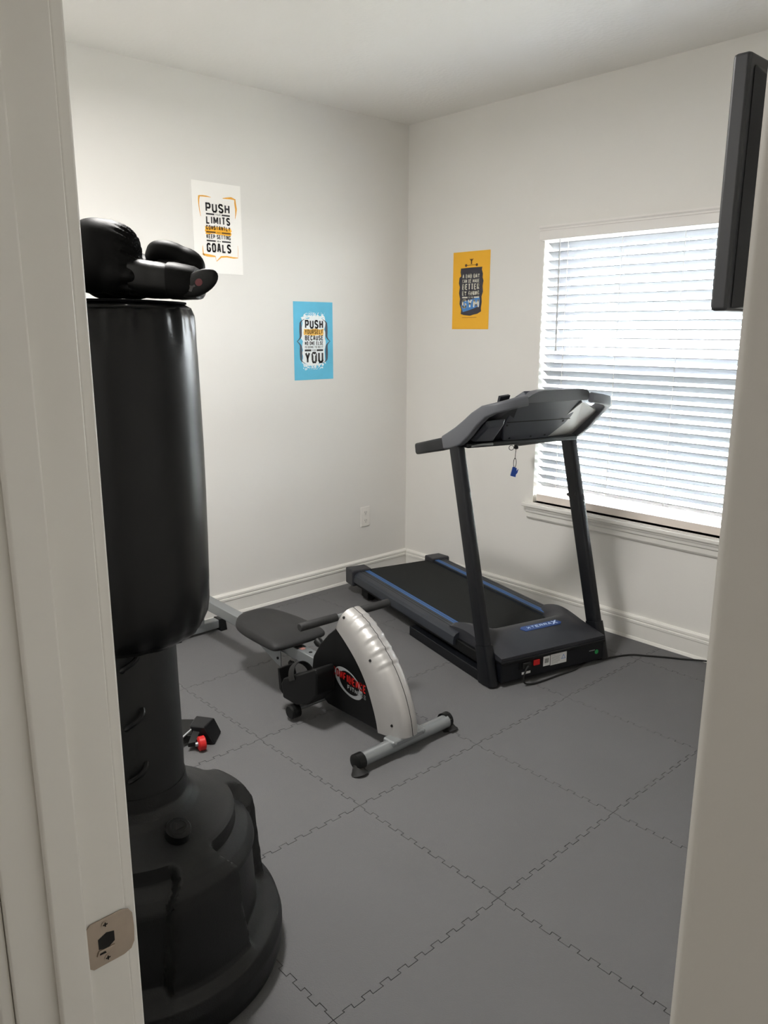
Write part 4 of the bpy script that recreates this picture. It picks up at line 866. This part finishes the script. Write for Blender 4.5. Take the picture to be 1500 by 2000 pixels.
# ================================================================== WHEELED TRAINER behind the bag
wo = Vector((-2.215, -1.170, TH)); wl = -RX; 
wt = thing('roller_board', 'black board with a silver edge and red wheel behind the punching bag', 'roller board', tuple(wo))
def wp_(r, f, z): return wo + RX*r + FX*f + Vector((0, 0, z))
obj('board', MB().hexa([wp_(-0.36, 0.02, 0.030), wp_(-0.02, 0.02, 0.030), wp_(-0.02, 0.15, 0.030), wp_(-0.36, 0.15, 0.030), wp_(-0.36, 0.02, 0.046), wp_(-0.02, 0.02, 0.046), wp_(-0.02, 0.15, 0.046), wp_(-0.36, 0.15, 0.046)]), M_BLK, wt, bevel=0.004)
obj('silver_edge', MB().tube([wp_(-0.085, -0.03, 0.034), wp_(-0.030, 0.055, 0.060)], 0.004, 8), M_STEEL, wt)
obj('end_block', MB().hexa([wp_(-0.02, 0.03, 0.012), wp_(0.055, 0.03, 0.002), wp_(0.060, 0.13, 0.002), wp_(-0.03, 0.13, 0.012), wp_(-0.045, 0.045, 0.072), wp_(0.015, 0.030, 0.074), wp_(0.042, 0.10, 0.078), wp_(-0.035, 0.12, 0.078)]), M_BLK2, wt, bevel=0.006)
obj('wheel', MB().tube([wp_(0.000, -0.012, 0.028), wp_(0.004, -0.010, 0.028), wp_(0.022, 0.000, 0.028), wp_(0.026, 0.002, 0.028)], [0.021, 0.027, 0.027, 0.021], 28), M_RED, wt, smooth=40)
obj('wheel_hub', MB().tube([wp_(-0.008, -0.016, 0.028), wp_(0.002, -0.011, 0.028)], [0.008, 0.010], 14), M_STEEL, wt)
for rr in (0.05, 0.13):
    obj('rear_roller', MB().disc(wp_(-0.33, rr, 0.016), FX, 0.016, 0.018, 18), M_RUB, wt, smooth=40)
obj('fork', MB().hexa([wp_(-0.036, -0.02, 0.018), wp_(-0.006, -0.012, 0.018), wp_(0.0, 0.05, 0.018), wp_(-0.03, 0.05, 0.018), wp_(-0.036, -0.018, 0.034), wp_(-0.006, -0.012, 0.038), wp_(0.0, 0.05, 0.060), wp_(-0.03, 0.05, 0.060)]), M_BLK, wt, bevel=0.003)

# ================================================================== TELEVISION on a swing arm
TVX, TVY, TVZ0, TVZ1 = -1.90, -2.842, 1.596, 2.074
tv = thing('television', 'black flat television on a wall arm beside the doorway, seen from behind', 'television', (TVX+0.43, TVY-0.05, TVZ0))
obj('bezel', bx((TVX, TVY-0.036, TVZ0), (TVX+0.86, TVY, TVZ1)), M_TVE, tv, bevel=0.008)
obj('screen', bx((TVX+0.012, TVY-0.001, TVZ0+0.014), (TVX+0.848, TVY+0.001, TVZ1-0.012)), M_SCR, tv)
obj('rear_housing', MB().hexa([(TVX+0.016, TVY-0.036, TVZ0+0.004), (TVX+0.844, TVY-0.036, TVZ0+0.004), (TVX+0.844, TVY-0.036, TVZ1-0.02), (TVX+0.016, TVY-0.036, TVZ1-0.02), (TVX+0.05, TVY-0.062, TVZ0+0.01), (TVX+0.81, TVY-0.062, TVZ0+0.01), (TVX+0.81, TVY-0.062, TVZ1-0.05), (TVX+0.05, TVY-0.062, TVZ1-0.05)]), M_TV, tv, bevel=0.004)
obj('mount_arm', MB().box((TVX+0.33, TVY-0.075, 1.72), (TVX+0.53, TVY-0.062, 1.92)).box((TVX+0.40, -3.55, 1.79), (TVX+0.45, TVY-0.07, 1.85)).box((TVX+0.33, YS, 1.68), (TVX+0.53, -3.55, 1.96)), M_BLK, tv)
